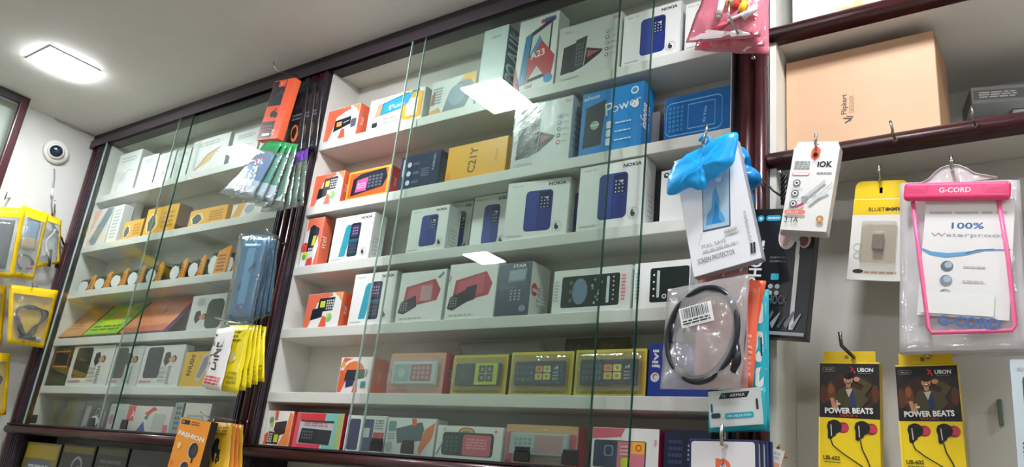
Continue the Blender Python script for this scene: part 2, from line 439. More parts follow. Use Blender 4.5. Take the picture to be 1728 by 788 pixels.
# ---------------------------------------------------------------- open shelving on the right
t = empty('open_shelf_unit', (XE + .5, .1, 0), 'open white shelving with rounded maroon front rails and peg panel on the right', 'shelf')
XF = 1.2; YD = .33; ZU = EYE + U * .687; ZL = EYE + U * .4865
mb = MB(); mb.box((XE + .0005, .001, 1.2), (XE + .012, YD, ZC - .001), M('#d8d6cc', .5)); mb.build('side_panel', t, None, (XE, 0, 1.2))
for nm, z, d in (('upper_shelf', ZU, YD), ('lower_shelf', ZL, YD)):
    mb = MB(); mb.box((XE + .0125, .004, z - .0125), (XF, d, z + .0125), M('#d3cfc8', .5)); s_ = mb.build(nm, t, None, (XE, 0, z))
    mb = MB(); mb.prism(nose(z - .0135, z + .0135, -.004, .014), XE + .001, XF, MAROONX, 'x'); mb.build('front_rail', s_, None, None)
    for o in (s_.children): o.location = -s_.location - t.location + Vector((0, 0, 0)); o.matrix_parent_inverse = Matrix.Identity(4)
mb = MB(); mb.box((XE + .0125, YD, ZL), (XF, YD + .012, ZC - .001), M('#d8dada', .5)); mb.build('back_panel', t, None, (XE, YD, ZL))
YP = .104
mb = MB(); mb.box((XE + .0125, YP, 1.2), (XF, YP + .012, ZL - .013), M('#c9c6be', .5)); mb.build('peg_panel', t, None, (XE, YP, 1.2))
# ---------------------------------------------------------------- cabinet on the left wall
CX = -2.2959 * U
t = empty('wall_cabinet', (XL + .04, -.9, EYE + U * .6), 'white-backed glazed cabinet with maroon frame hung on the left wall', 'cabinet')
y1_, y0_, z0_, z1_ = -.231 * U, -1.55, EYE + U * .58, ZC - .001
mb = MB(); mb.box((XL + .001, y0_, z0_), (XL + .012, y1_, z1_), LAM); mb.build('back_panel', t, None, (XL, y0_, z0_))
for a, b, nm in (((XL + .012, y1_ - .012, z0_), (CX - .012, y1_, z1_), 'side_panel'), ((XL + .012, y0_, z0_), (CX - .012, y0_ + .012, z1_), 'side_panel'),
                 ((XL + .012, y0_ + .012, z0_), (CX - .012, y1_ - .012, z0_ + .012), 'bottom_panel'), ((XL + .012, y0_ + .012, z1_ - .012), (CX - .012, y1_ - .012, z1_), 'top_panel'),
                 ((XL + .012, y0_ + .012, z0_ + .2), (CX - .02, y1_ - .012, z0_ + .215), 'shelf')):
    mb = MB(); mb.box(a, b, LAM); mb.build(nm, t, None, a)
mb = MB()
mb.box((CX - .012, y1_ - .03, z0_), (CX + .006, y1_, z1_), MAROON, .005, 3); mb.box((CX - .012, y0_, z0_), (CX + .006, y0_ + .03, z1_), MAROON, .005, 3)
mb.box((CX - .012, y0_, z1_ - .03), (CX + .005, y1_, z1_), DARKX, .003); mb.box((CX - .012, y0_, z0_), (CX + .005, y1_, z0_ + .03), DARKX, .003)
mb.build('front_frame', t, None, (CX, y1_, z0_))
mb = MB(); mb.box((CX - .007, y0_ + .03, z0_ + .03), (CX - .003, y1_ - .03, z1_ - .03), GLASS); mb.build('glass_pane', t, None, (CX, y1_, z0_))
# ---------------------------------------------------------------- dome camera and its cable
p = WX(93, 257, XL)
t = empty('dome_camera', p, 'white dome security camera with dark lens on the left wall', 'security camera')
Rm = Matrix.Rotation(math.pi / 2, 4, 'Y')
mb = MB(); mb.lathe([(.046, .001), (.0465, .012), (.041, .022), (.03, .026)], M('#e9e8e2', .35), Rm); mb.build('mount_base', t)
tilt = Matrix.Rotation(math.radians(-18), 4, 'Z') @ Matrix.Rotation(math.radians(10), 4, 'Y')
mb = MB(); mb.lathe([(.029, .018), (.0295, .036), (.027, .04), (.023, .042)], M('#d9d8d2', .35), tilt @ Rm); mb.build('camera_body', t)
mb = MB(); mb.lathe([(.022, .0395), (.0215, .045), (.016, .05), (.008, .0525)], M('#1c2a3c', .12), tilt @ Rm); mb.build('lens_cover', t)
mb = MB(); c0 = [WX(92, 285, XL + .006) - p, WX(92, 300, XL + .006) - p, WX(89, 320, XL + .008) - p, WX(87, 345, XL + .006) - p, WX(90, 368, XL + .008) - p]
mb.tube(c0, .0028, M('#8d8f92', .4)); mb.build('camera_cable', t)
mb = MB(); mb.tube([WX(89, 318, XL + .008) - p, WX(87.5, 332, XL + .008) - p], .0048, WHT); mb.build('cable_joint', t)
pts = [WX(52, 163, XL + .01), WX(64, 172, XL + .006), WX(78, 184, XL + .004), WX(88, 196, XL + .004), WX(100, 205.5, XL + .004), WX(130, 218, XL + .004), WX(165, 232, XL + .004)]
mb = MB(); mb.tube(pts, .0022, M('#a8a6a0', .5)); tag(mb.build('wall_cable', None, None, pts[0]), 'thin grey cable running along the corner of ceiling and left wall', 'cable')
# ---------------------------------------------------------------- hooks
def hook(pts, label, r=.0022, mat=None, plate=True, nm='display_hook'):
    mb = MB(); mb.tube(pts, r, mat or STEEL)
    if plate: mb.lathe([(r * 1.9, -.0005), (r * 1.9, .002), (r * 1.2, .004)], mat or STEEL, Matrix.Translation(pts[0]) @ (Vector(pts[1]) - Vector(pts[0])).to_track_quat('Z', 'Y').to_matrix().to_4x4(), 12)
    return tag(mb.build(nm, None, None, pts[0]), label, 'hook', 'wire display hooks')
# ================================================================ boxes in the cabinets
ORG = M('#ea6038', .35); ORG2 = M('#e97252', .35); REDC = M('#d8323c', .35); PINK = M('#e86a86', .35)
TEAL = M('#1f9db4', .35); NAVY = M('#22305c', .35); DKB = M('#1d2430', .3); PHB = M('#2b3a86', .3)
CARD = M('#eeeeec', .4); CARDG = M('#d9dcda', .4); GRY = M('#8c9090', .5); LGR = M('#b9bcbb', .5); INK = M('#22242a', .5)
YEL = M('#f0b23a', .4); YEL2 = M('#f2c928', .4); LIME = M('#d4dd3a', .4); GRN = M('#6fae62', .4); SKIN = M('#c98f6c', .6)
SKY = M('#2a9bd8', .35); OLV = M('#b9a646', .4); PURP = M('#6a4a8e', .4)
def shelfz(row, left=False):
    z = ZS[row] + TH if row < 5 else EYE + U * .062
    return z + (LOFF if left else 0) + .0004
def B(row, xl, xr, yt, D, name, label, front, side=None, deco=None, y0=.008, y1=None, group=None, left=False, cat='box', bevel=.0012):
    cap = (ZS[row - 1] if row else ZTRIM) + (LOFF if left and row else 0) - .0015
    mt, w, h = on_shelf(shelfz(row, left), xl, xr, yt, y0, y0 if y1 is None else y1, (XA if left else XC) + .0065, cap)
    return carton(name, label, cat, group, mt, w, h, D, front, side, deco, bevel)
def keypad(c, u0, v0, u1, v1, nx, ny, mat, gap=.3):
    du, dv = (u1 - u0) / nx, (v1 - v0) / ny; l = c.nxt()
    for i in range(nx):
        for j in range(ny):
            a, b = u0 + du * (i + gap / 2), v0 + dv * (j + gap / 2)
            c.mb.face([c.f(x, y, l) for x, y in ((a, b), (a + du * (1 - gap), b), (a + du * (1 - gap), b + dv * (1 - gap)), (a, b + dv * (1 - gap)))], mat)
def d_nokia(teal=False, model='Nokia 105'):
    def f(c, r):
        c.text(model, .07, .91, .035, GRY); c.text('NOKIA', .94, .885, .058, INK, al='r', w=.27, bold=.035)
        if teal:
            c.poly([(.24, .12), (.40, .12), (.5, .76), (.49, .8), (.36, .8), (.31, .74)], TEAL)
            c.rr(.45, .1, .7, .82, .05, DKB); c.quad(.48, .52, .67, .77, M('#46305e', .3))
            keypad(c, .5, .56, .65, .74, 3, 3, M('#b8c4d8', .4), .55); keypad(c, .48, .16, .67, .44, 3, 4, M('#3d5570', .4), .3)
            c.quad(.45, .42, .7, .47, M('#1e6a86', .3))
        else:
            c.rr(.32, .13, .75, .82, .07, PHB); c.poly([(.54, .79), (.735, .79), (.73, .5), (.55, .5)], M('#26305c', .25))
            keypad(c, .55, .5, .70, .72, 3, 4, M('#c6cbe0', .4), .6); c.circ(.66, .68, .02, M('#e8e9f4', .4))
            c.poly([(.33, .2), (.36, .155), (.53, .15), (.53, .8), (.38, .8), (.34, .76)], M('#34479a', .3))
        c.ring(.85, .18, .085, .008, LGR); c.text('6', .825, .12, .11, INK, rot=18, bold=.05)
        c.fine(.06, .05, .32, .08, 1, LGR, 3)
        r.fine(.35, .12, .8, .5, 5, LGR, 4); r.quad(.2, .12, .26, .5, LGR)
    return f
def d_itel(kind=0):
    def f(c, r):
        if kind in (0, 3):
            c.poly([(0, .02), (.14, .02), (.26, .45), (.3, .72), (.55, .84), (.72, .9), (.7, .985), (.01, .985)], ORG2)
            c.poly([(.44, .02), (.66, .02), (.62, .3), (.52, .34)], ORG)
            c.poly([(.75, .985), (.985, .985), (.985, .7), (.9, .85)], M('#f59a5a', .4))
        elif kind == 1:
            c.poly([(.05, .985), (.985, .985), (.985, .02), (.78, .02), (.9, .4), (.72, .78), (.42, .86), (.1, .72)], ORG2)
            c.poly([(.35, .02), (.75, .02), (.7, .2), (.4, .15)], M('#e04a3e', .4)); c.circ(.14, .4, .1, M('#e8423a', .4))
        if kind == 0:
            c.poly([(.26, .28), (.78, .42), (.76, .66), (.28, .62)], DKB); c.quad(.34, .42, .5, .56, M('#e8a25c', .4)); c.line([(.56, .5), (.72, .54)], .02, CARDG)
            c.rr(.79, .3, .95, .56, .05, M('#59616e', .4))
        elif kind == 1:
            c.poly([(.28, .3), (.6, .3), (.82, .66), (.82, .76), (.42, .86), (.26, .8)], DKB)
            c.poly([(.5, .42), (.68, .42), (.72, .62), (.54, .62)], LIME); keypad(c, .36, .16, .7, .38, 3, 4, CARDG, .3)
            c.circ(.24, .22, .08, LIME); c.circ(.2, .2, .05, GRN)
        elif kind == 3:
            c.poly([(.18, .22), (.5, .3), (.5, .46), (.78, .48), (.8, .86), (.36, .84), (.34, .56), (.2, .54)], DKB)
            c.quad(.4, .58, .54, .76, LIME); keypad(c, .57, .5, .79, .8, 4, 4, CARDG, .35); c.circ(.7, .28, .12, M('#8cc47a', .4)); c.circ(.66, .33, .07, M('#b9d98a', .4))
        r.poly([(.02, .02), (.5, .02), (.3, .98), (.02, .98)], M('#e9704e', .4)); r.text('itel', .58, .38, .12, CARD, rot=90, w=.22)
    return f
def d_arch(c, r):
    c.poly([(.02, .02), (.22, .02), (.3, .5), (.45, .75), (.62, .72), (.66, .94), (.1, .98), (.02, .8)], ORG)
    c.ell(.48, .56, .46, .4, M('#f3f0ec', .4), 20, 10, 170); c.ell(.46, .56, .34, .32, M('#f47a34', .4), 20, 0, 180)
    c.poly([(.14, .02), (.5, .02), (.48, .4), (.28, .4)], M('#efe9ea', .4)); c.poly([(.5, .02), (.66, .02), (.62, .3), (.54, .3)], ORG)
    c.poly([(.2, .34), (.56, .34), (.58, .64), (.24, .64)], DKB); c.poly([(.52, .38), (.82, .42), (.82, .64), (.54, .66)], M('#4f6a58', .4)); c.poly([(.28, .14), (.5, .2), (.54, .36), (.26, .36)], NAVY)
    c.rr(.74, .14, .9, .32, .04, M('#3d8a94', .4)); c.text('itel', .9, .44, .12, INK, rot=80); c.circ(.1, .8, .08, YEL)
    r.text('itel', .58, .35, .14, M('#f8b27a', .4), rot=90, w=.25)
N = d_nokia; GB = 'white keypad phone boxes with a blue phone on the front'
# ---- middle cabinet, top shelf
B(0, 548, 604.7, 189, .034, 'phone_box', 'small orange and white phone box at the left end of the top shelf, middle cabinet', CARD, ORG, d_itel(0))
def d(c, r):
    c.poly([(.12, .42), (.16, .78), (.68, .96), (.9, .98), (.86, .62), (.6, .5)], M('#1c6f9e', .3)); c.poly([(.24, .46), (.28, .78), (.85, .95), (.8, .64), (.58, .5)], SKY)
    c.poly([(.13, .44), (.17, .76), (.25, .78), (.22, .46)], M('#e8a068', .4)); c.text('go', .4, .5, .16, CARD, rot=8); c.line([(.7, .4), (.74, .98)], .1, YEL); c.rr(.64, .1, .97, .9, .1, YEL); c.rr(.7, .2, .9, .72, .06, CARD); 
    c.poly([(.24, .46), (.28, .78), (.8, .94), (.72, .6), (.56, .5)], SKY)
    c.text('go', .38, .53, .15, CARD, rot=8); c.text('edition', .48, .55, .1, CARD, rot=8)
    c.rr(.1, .1, .2, .24, .04, INK); c.line([(.06, .05), (.62, .05)], .012, GRY); c.fine(.3, .14, .6, .34, 3, LGR, 2)
B(0, 622, 715, 171, .035, 'phone_box', 'white landscape phone box printed with a blue handset and yellow loop, top shelf', CARD, CARDG, d)
def d(c, r):
    c.poly([(.3, .02), (.8, .02), (.98, .5), (.9, .9), (.6, .8), (.4, .5)], M('#7a8794', .4)); c.poly([(.62, .84), (.75, .985), (.985, .985), (.985, .6), (.88, .8)], YEL)
    c.poly([(.02, .02), (.3, .02), (.22, .2), (.02, .14)], M('#d8a860', .4)); c.ell(.6, .45, .2, .3, M('#8c9cae', .4)); c.fine(.04, .3, .26, .8, 6, GRY, 5); c.poly([(.02, .3), (.1, .3), (.1, .7), (.02, .6)], M('#9a6a6a', .4))
B(0, 727, 802, 139.6, .04, 'phone_box', 'white phone box with grey swirl and yellow corner beside the light reflection, top shelf', CARDG, CARD, d)
def d(c, r):
    c.fine(.35, .84, .75, .9, 1, LGR, 1); c.fine(.2, .1, .8, .16, 1, LGR, 2)
    r.quad(.01, .01, .99, .99, M('#4f6f8c', .35)); r.text('OPPO A11k', .76, .05, .2, M('#dfe8ee', .4), rot=90, w=.9, bold=.03)
B(0, 810, 852, 53, .062, 'phone_box', 'tall white phone box with lettered blue side on the top shelf', M('#dfe9e9', .35), M('#dfe9e9', .35), d)
def d(c, r):
    c.rr(.62, .88, .93, .95, .03, M('#4a5c96', .4)); c.circ(.6, .915, .03, M('#c9507a', .4)); c.poly([(.12, .1), (.2, .76), (.86, .93), (.84, .16)], M('#2a2c48', .3))
    c.poly([(.12, .1), (.2, .76), (.36, .8), (.28, .12)], M('#2f7fae', .35)); c.poly([(.32, .16), (.38, .74), (.82, .86), (.8, .2)], M('#d9dcd2', .4))
    c.poly([(.3, .42), (.56, .7), (.98, .4), (.9, .06), (.55, .32), (.34, .14)], M('#c6323f', .35)); c.poly([(.36, .5), (.56, .73), (.62, .66), (.42, .44)], M('#3a96c4', .35))
    c.text('A23', .38, .42, .09, CARD, rot=8, bold=.02); c.circ(.86, .12, .06, SKY); c.text('itel', .3, .04, .06, REDC); c.poly([(.0, .02), (.18, .02), (.1, .2), (.0, .4)], M('#c05a74', .4))
    r.fine(.3, .2, .7, .8, 8, LGR, 4)
B(0, 871.5, 939, 38, .045, 'phone_box', 'white smartphone box with a red and blue star design on its screen, top shelf', CARD, CARDG, d)
def d_flip(bodym, shine=False):
    def f(c, r):
        c.poly([(.08, .14), (.1, .62), (.3, .66), (.3, .16)], M('#30343a', .3)); c.poly([(.26, .14), (.3, .7), (.48, .74), (.44, .2)], M('#3b3f45', .3))
        keypad(c, .3, .22, .43, .64, 3, 6, M('#70757a', .4), .4)
        c.poly([(.45, .2), (.48, .52), (.74, .42), (.7, .36)], M('#2b2d31', .3)); c.poly([(.5, .34), (.5, .46), (.68, .41)], M('#c05060', .4))
        for i, m_ in enumerate((M('#c8505a', .4), M('#3c4c70', .4), M('#b07a98', .4), M('#5a9a86', .4), GRY)):
            c.circ(.8, .3 + .1 * i, .032, m_); c.circ(.8, .3 + .1 * i, .016, CARD); c.fine(.86, .285 + .1 * i, .95, .315 + .1 * i, 1, LGR, i)
        c.text('itel', .88, .9, .05, REDC); c.fine(.1, .86, .22, .9, 1, LGR, 1); c.fine(.08, .04, .4, .07, 1, LGR, 1)
        if shine:
            rnd = random.Random(5)
            for i in range(46):
                v = rnd.uniform(.06, .9); u = rnd.uniform(.02, .4); L = rnd.uniform(.06, .22)
        r.fine(.2, .2, .8, .8, 6, GRY, 2)
    return f
B(0, 940.4, 1047, 49.5, .045, 'phone_box', 'pale grey box with an opened keypad phone and five round icons, top shelf', M('#dcd8d6', .4), M('#c8c6c4', .4), d_flip(0))
B(0, 1050.6, 1148, 28, .045, 'phone_box', 'white phone box with a blue phone behind the glass edges, top shelf', CARD, CARDG, N(), group=None)
B(0, 1156, 1222, 8, .04, 'phone_box', 'white phone box half hidden behind the pink packets, top shelf', CARD, CARDG, N())
# ---- second shelf
B(1, 526, 578, 298, .03, 'phone_box', 'small orange and white phone box at the left end of the second shelf', CARD, ORG, d_itel(3))
def d(c, r):
    c.frame(.03, .04, .97, .96, .07, M('#e0b030', .4)); c.poly([(.12, .14), (.14, .72), (.3, .86), (.88, .93), (.95, .6), (.86, .3)], DKB)
    c.poly([(.22, .24), (.24, .66), (.5, .72), (.48, .26)], M('#d05a9a', .35)); keypad(c, .5, .32, .84, .76, 4, 4, M('#686c80', .4), .35)
    c.fine(.26, .34, .46, .56, 3, M('#f0c0d8', .4), 3)
    r.text('itel', .58, .38, .12, CARD, rot=90, w=.24)
B(1, 585.6, 657, 292, .045, 'phone_box', 'orange phone box with a dark keypad phone and pink screen, second shelf', M('#d9632c', .4), M('#e0413a', .35), d)
def d(c, r):
    for i in range(3): c.circ(.24, .2 + .26 * i, .075, M('#cfd6e2', .4)); c.fine(.34, .16 + .26 * i, .5, .24 + .26 * i, 2, M('#7f8ba6', .4), i)
    c.quad(.07, .4, .12, .9, M('#aeb8cc', .4)); c.text('KARBONN', .88, .45, .07, M('#cdd5e6', .4), rot=88, w=.46); c.fine(.56, .3, .76, .56, 4, M('#6d7a9a', .4), 7)
    r.fine(.2, .1, .8, .8, 8, M('#6f7686', .4), 8)
B(1, 674.4, 741, 266, .04, 'phone_box', 'dark navy phone box with three white round icons, second shelf', M('#2b3a5a', .3), M('#3a4458', .35), d)
def d(c, r):
    c.text('C21Y', .5, .14, .26, M('#6e4e1a', .4), rot=86, w=.72, bold=.02); c.fine(.82, .35, .86, .7, 6, M('#b58a34', .4), 3); c.fine(.03, .06, .1, .25, 3, M('#e07a30', .4), 2)
B(1, 753.7, 855, 250, .025, 'phone_box', 'plain golden yellow phone box lettered sideways, second shelf', YEL, M('#d9a03a', .4), d)
def d(c, r):
    d_flip(0)(c, r)
sw = B(1, 866, 964, 183, .05, 'phone_box', 'white phone box wrapped in shiny shrink film, under the light reflection', M('#e6e8e8', .35), M('#b9c4cf', .4), d)
FILM = clear('#ffffff', .1, .15, .35, .05, .8, 30)
film = MB(); bb = [v.co for v in sw.data.vertices]; lo = [min(v[i] for v in bb) - .002 for i in range(3)]; hi = [max(v[i] for v in bb) + .0018 for i in range(3)]; lo[2] += .0022
film.box(lo, hi, FILM, .003, 2); rnd = random.Random(5)
for i in range(60):  # short white strands stand in for highlights on the film's creases
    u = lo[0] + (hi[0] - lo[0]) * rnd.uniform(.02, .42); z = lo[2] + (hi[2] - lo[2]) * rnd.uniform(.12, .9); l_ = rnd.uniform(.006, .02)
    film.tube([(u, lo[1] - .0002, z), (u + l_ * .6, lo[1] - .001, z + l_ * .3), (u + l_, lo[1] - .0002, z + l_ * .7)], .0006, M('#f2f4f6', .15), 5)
tag(film.build('shrink_film', sw), 'crinkled clear shrink film')
def d(c, r):
    c.poly([(.06, .12), (.08, .76), (.4, .84), (.36, .14)], M('#2c3440', .3)); c.circ(.24, .46, .07, M('#8fae96', .4)); c.quad(.17, .45, .31, .47, M('#cfe0d4', .4))
    c.text('inFocus', .04, .87, .06, CARD, rot=6, bold=.02); c.circ(.86, .88, .06, CARD); c.circ(.86, .88, .04, M('#3a8ac8', .4)); c.text('P', .42, .56, .2, CARD, rot=8); c.text('ower', .52, .59, .1, CARD, rot=8); c.circ(.88, .66, .055, CARD); c.text('1', .865, .63, .06, REDC)
    for i in range(3): c.rr(.44, .1 + .13 * i, .54, .21 + .13 * i, .02, M('#d8e6f0', .4)); c.fine(.58, .14 + .13 * i, .84, .18 + .13 * i, 1, M('#bfe0f4', .4), i)
    r.text('inFocus', .6, .3, .26, CARD, rot=90, w=.38, bold=.02)
B(1, 979.6, 1084.5, 160, .05, 'phone_box', 'bright blue phone box with a black phone and large Power lettering', M('#1786d0', .3), M('#1a74bc', .3), d)
B(1, 1099, 1113, 190, .03, 'phone_box', 'narrow grey box end between two blue boxes on the second shelf', M('#8a8688', .4), M('#5a5a60', .4), None, y0=.05)
def d(c, r):
    W3 = M('#6cb4e4', .4)
    c.rr(.03, .1, .86, .86, .12, W3); c.rr(.037, .125, .852, .835, .11, M('#0f63a8', .3)); c.rr(.36, .2, .76, .76, .02, W3); c.rr(.367, .22, .752, .74, .02, M('#0f63a8', .3)); keypad(c, .06, .18, .3, .78, 4, 6, M('#2f86c4', .4), .3); c.text('4G Volte', .62, .28, .06, M('#a8d4f0', .4), rot=86, w=.36); c.fine(.05, .02, .5, .06, 1, M('#4a98d0', .4), 2)
B(1, 1120.7, 1236, 167, .03, 'phone_box', 'blue phone box printed with a phone outline, at the right end of the second shelf', M('#0f63a8', .3), M('#0d568f', .3), d, y0=.012)
# ---- third shelf
B(2, 512, 541, 370, .034, 'phone_box', 'small orange phone box at the left end of the third shelf', CARD, ORG2, d_itel(1))
B(2, 560.6, 627, 368.5, .045, 'phone_box', 'white phone box with a teal phone on the third shelf', CARD, CARDG, N(True))
B(2, 689.5, 754.5, 355, .045, 'phone_box', 'white phone box with a blue phone, first of its kind on the third shelf', CARD, CARDG, N(), group=None)
B(2, 757, 793, 343, .033, 'phone_box', 'white phone box mostly hidden behind two others on the third shelf', CARDG, CARDG, N(), y0=.066)
B(2, 796, 858, 327, .03, 'phone_box', 'white phone box with a blue phone partly hidden by the tilted one', CARD, CARDG, N(), y0=.056, y1=.06)
B(2, 853, 959, 310, .03, 'phone_box', 'white phone box with a blue phone, turned at an angle on the third shelf', CARD, CARDG, N(), y0=.003, y1=.02)
B(2, 946, 1010, 311, .03, 'phone_box', 'plain white box standing behind the two biggest blue phone boxes', CARDG, CARDG, N(), y0=.066)
B(2, 975.5, 1088, 283, .045, 'phone_box', 'largest white phone box with a blue phone, seen through two glass edges', CARD, CARDG, N(), y0=.004)
B(2, 1093, 1112, 292, .03, 'phone_box', 'dark grey box end beside the glass edge on the third shelf', M('#4a4c52', .4), M('#3a3c42', .4), None, y0=.06)
def d(c, r):
    c.circ(.12, .9, .055, INK); c.circ(.125, .91, .022, CARD); c.fine(.3, .8, .9, .9, 2, LGR, 1)
B(2, 1114, 1196, 289, .04, 'phone_box', 'white box with a black round mark behind the blue packet', CARD, CARDG, d, y0=.012)
# ---- fourth shelf
B(3, 516, 575, 497, .034, 'phone_box', 'small orange phone box with a green ball at the left end of the fourth shelf', CARD, ORG, d_itel(3))
B(3, 593, 664, 463.5, .045, 'phone_box', 'white phone box with a teal phone on the fourth shelf', CARD, CARDG, N(True))
def d_red(sc):
    def f(c, r):
        c.poly([(.12, .3), (.16, .7), (.78, .82), (.92, .6), (.86, .4), (.5, .34)], M('#b8475a', .35)); c.poly([(.2, .36), (.22, .66), (.74, .78), (.76, .44)], M('#cf5f70', .35))
        c.poly([(.04, .2), (.08, .4), (.4, .52), (.44, .3), (.16, .16)], DKB); keypad(c, .08, .22, .24, .4, 3, 4, M('#8a8e98', .4), .4)
        if sc: c.poly([(.36, .28), (.4, .56), (.62, .6), (.6, .34)], M('#2c2a36', .3)); c.text('itel', .06, .68, .07, GRY, rot=88)
        else: c.poly([(.82, .84), (.94, .95), (.96, .9), (.88, .82)], GRY); c.quad(.5, .4, .74, .7, M('#c89aa2', .35))
        c.fine(.1, .05, .6, .1, 1, LGR, 4)
    return f
B(3, 672, 749, 461, .04, 'phone_box', 'white phone box with a faded red phone beside the teal phone box', CARD, CARDG, d_red(0))
B(3, 754.5, 837, 447, .04, 'phone_box', 'white phone box with a red phone and black flip beside the dark box', CARD, CARDG, d_red(1))
def d(c, r):
    c.text('STAR', .42, .9, .06, CARD, w=.4, bold=.02); c.poly([(.3, .62), (.32, .86), (.86, .88), (.84, .64)], M('#6c7c8c', .3)); c.poly([(.34, .66), (.36, .84), (.82, .86), (.8, .68)], M('#97a6b2', .25)); keypad(c, .38, .28, .74, .5, 3, 4, M('#c4ccd8', .4), .55); c.ell(.8, .14, .1, .06, M('#8e98a8', .4)); c.fine(.1, .5, .6, .56, 1, M('#6a7688', .4), 2)
    r.ell(.2, .5, .16, .12, M('#cf4848', .4)); r.quad(.1, .46, .5, .52, M('#d9d6d4', .4)); r.text('STAR', .55, .2, .12, GRY, rot=90); r.fine(.6, .1, .9, .5, 6, LGR, 3)
B(3, 838.6, 895.5, 446, .07, 'phone_box', 'tall dark slate phone box with a white side on the fourth shelf', M('#3c4a60', .25), M('#e2e0de', .4), d)
def d_screen(c, r):
    c.rr(.12, .12, .86, .84, .05, M('#2e3a38', .2)); c.ell(.36, .48, .1, .3, M('#7590a8', .25)); c.rr(.7, .18, .735, .78, .03, M('#c9d2d0', .35)); 
    rnd = random.Random(3)
    for i in range(9): c.circ(rnd.uniform(.52, .66), .2 + .065 * i, .03, M(('#c9cfd2', '#a98a92', '#6aa398')[i % 3], .4))
    for i in range(6): c.circ(.79, .25 + .1 * i, .018, M('#dfe6e4', .4))
    for i in range(3): c.circ(.25, .28 + .2 * i, .05, M('#5a6862', .3))
    c.fine(.89, .2, .94, .8, 8, PINK, 3); c.fine(.03, .25, .09, .75, 7, LGR, 1)
B(3, 932.6, 1065, 458, .04, 'phone_box', 'white landscape smartphone box with a dark home screen of icons', CARD, CARDG, d_screen)
def d(c, r):
    c.rr(.3, .12, 1.0 - .02, .86, .05, M('#1f2c2a', .2)); c.rr(.42, .22, .47, .8, .02, M('#c9d2d0', .35))
    for i in range(4): c.circ(.37, .26 + .15 * i, .022, CARD)
    c.circ(.56, .24, .05, CARD); c.circ(.56, .24, .03, INK); c.fine(.05, .2, .12, .8, 8, M('#7aa08a', .4), 3)
B(3, 1069, 1165, 445, .04, 'phone_box', 'white box with a black screen half hidden by the screen protector box', CARD, CARDG, d)
# ---- fifth shelf
B(4, 572, 625, 603, .06, 'phone_box', 'orange phone box with white arch at the left of the fifth shelf', M('#f1ece8', .4), ORG, d_arch)
PLAS = clear('#ffffff', .12, .08, .8, .06)
def blister_box(mt, w, h, D, name, label, card, edge, phonec, deco, bev=.02):
    """a phone box with a clear front bulge and the phone behind it"""
    o = carton(name, label, 'box', None, mt, w, h, D, card, edge, deco)
    mb = MB(); c = face_canvas(mb, w * .82, h * .62, .01)
    mb.box((-w * .4, -.009, 0), (w * .4, -.0002, h * .56), phonec, .006, 3)
    c2 = Canvas(mb, lambda u, v, l: ((u - .5) * w * .8, -.009 - l, v * h * .56), w * .8, h * .56)
    if deco is not None and hasattr(deco, 'phone'): deco.phone(c2)
    p = mb.build('phone', o); p.location = (0, 0, h * .22)
    mb = MB(); mb.box((-w * .46, -.0125, 0), (w * .46, -.0003, h * .8), PLAS, .006, 2); p = mb.build('clear_cover', o); p.location = (0, 0, h * .1); tag(p, 'clear plastic front bulge')
    return o
def d(c, r):
    c.quad(.02, .9, .98, .985, M('#e0a070', .4)); c.poly([(.02, .02), (.4, .02), (.3, .4), (.02, .6)], M('#d98a8a', .4)); c.text('itel', .04, .3, .12, CARD, rot=88); r.text('itel', .58, .38, .12, CARD, rot=90, w=.22)
def dp(c):
    c.rr(.03, .06, .97, .94, .12, M('#d6e4e0', .3)); c.rr(.06, .12, .42, .88, .08, M('#9fc0c0', .3)); c.quad(.44, .14, .9, .86, M('#b06a74', .35)); keypad(c, .48, .2, .86, .8, 4, 3, M('#d8a8a8', .4), .3); c.circ(.24, .5, .2, M('#c8dcda', .3))
d.phone = dp
mt, w, h = on_shelf(shelfz(4), 656, 750, 597, .014, .014)
blister_box(mt, w, h, .045, 'phone_box', 'red and cream phone box with clear front and pale phone, fifth shelf', M('#d9a89a', .4), M('#d5344a', .35), M('#c9d6d2', .3), d)
def olive(phone):
    def d(c, r):
        c.frame(.02, .03, .98, .97, .06, M('#d9c95a', .4)); c.fine(.1, .05, .9, .14, 2, M('#8f8438', .4), 3); c.quad(.93, .1, .97, .9, M('#d9b23a', .4))
    d.phone = phone; return d
def ph1(c):
    c.quad(.46, .04, .96, .98, LIME); c.rr(.5, .1, .9, .92, .03, M('#d9dd3c', .4))
    for i in range(2):
        for j in range(2): c.rr(.55 + .17 * i, .16 + .38 * j, .7 + .17 * i, .5 + .38 * j, .03, M('#3f5a72', .35)); c.circ(.625 + .17 * i, .33 + .38 * j, .08, M('#9fb08a', .4))
    keypad(c, .05, .15, .4, .85, 4, 4, M('#46586c', .35), .35)
def ph2(c):
    keypad(c, .05, .15, .4, .85, 5, 3, M('#56697c', .35), .35)
    for i in range(2):
        for j in range(2): c.rr(.44 + .16 * i, .22 + .3 * j, .58 + .16 * i, .48 + .3 * j, .04, M(('#e6cf78', '#e2dc74', '#e8a07a', '#e4e07c')[i + j * 2], .4)); c.circ(.51 + .16 * i, .35 + .3 * j, .07, M('#b09a4a', .4))
    c.text('4', .84, .62, .16, CARD, bold=.03); c.text('x', .8, .62, .1, CARD); c.fine(.79, .2, .9, .56, 3, M('#9fb2c4', .4), 2)
for xl, xr, yt, ph, lb in ((763, 856, 600, ph1, 'olive phone box with a large yellow menu square, fifth shelf'),
                           (861, 967, 595, ph2, 'olive phone box with four small yellow icons between two similar boxes'),
                           (970, 1091, 591, ph2, 'olive phone box with four icons beside the dark blue box, fifth shelf')):
    mt, w, h = on_shelf(shelfz(4), xl, xr, yt, .014, .014)
    blister_box(mt, w, h, .045, 'phone_box', lb, OLV, M('#6c6434', .4), M('#39495c', .3), olive(ph))
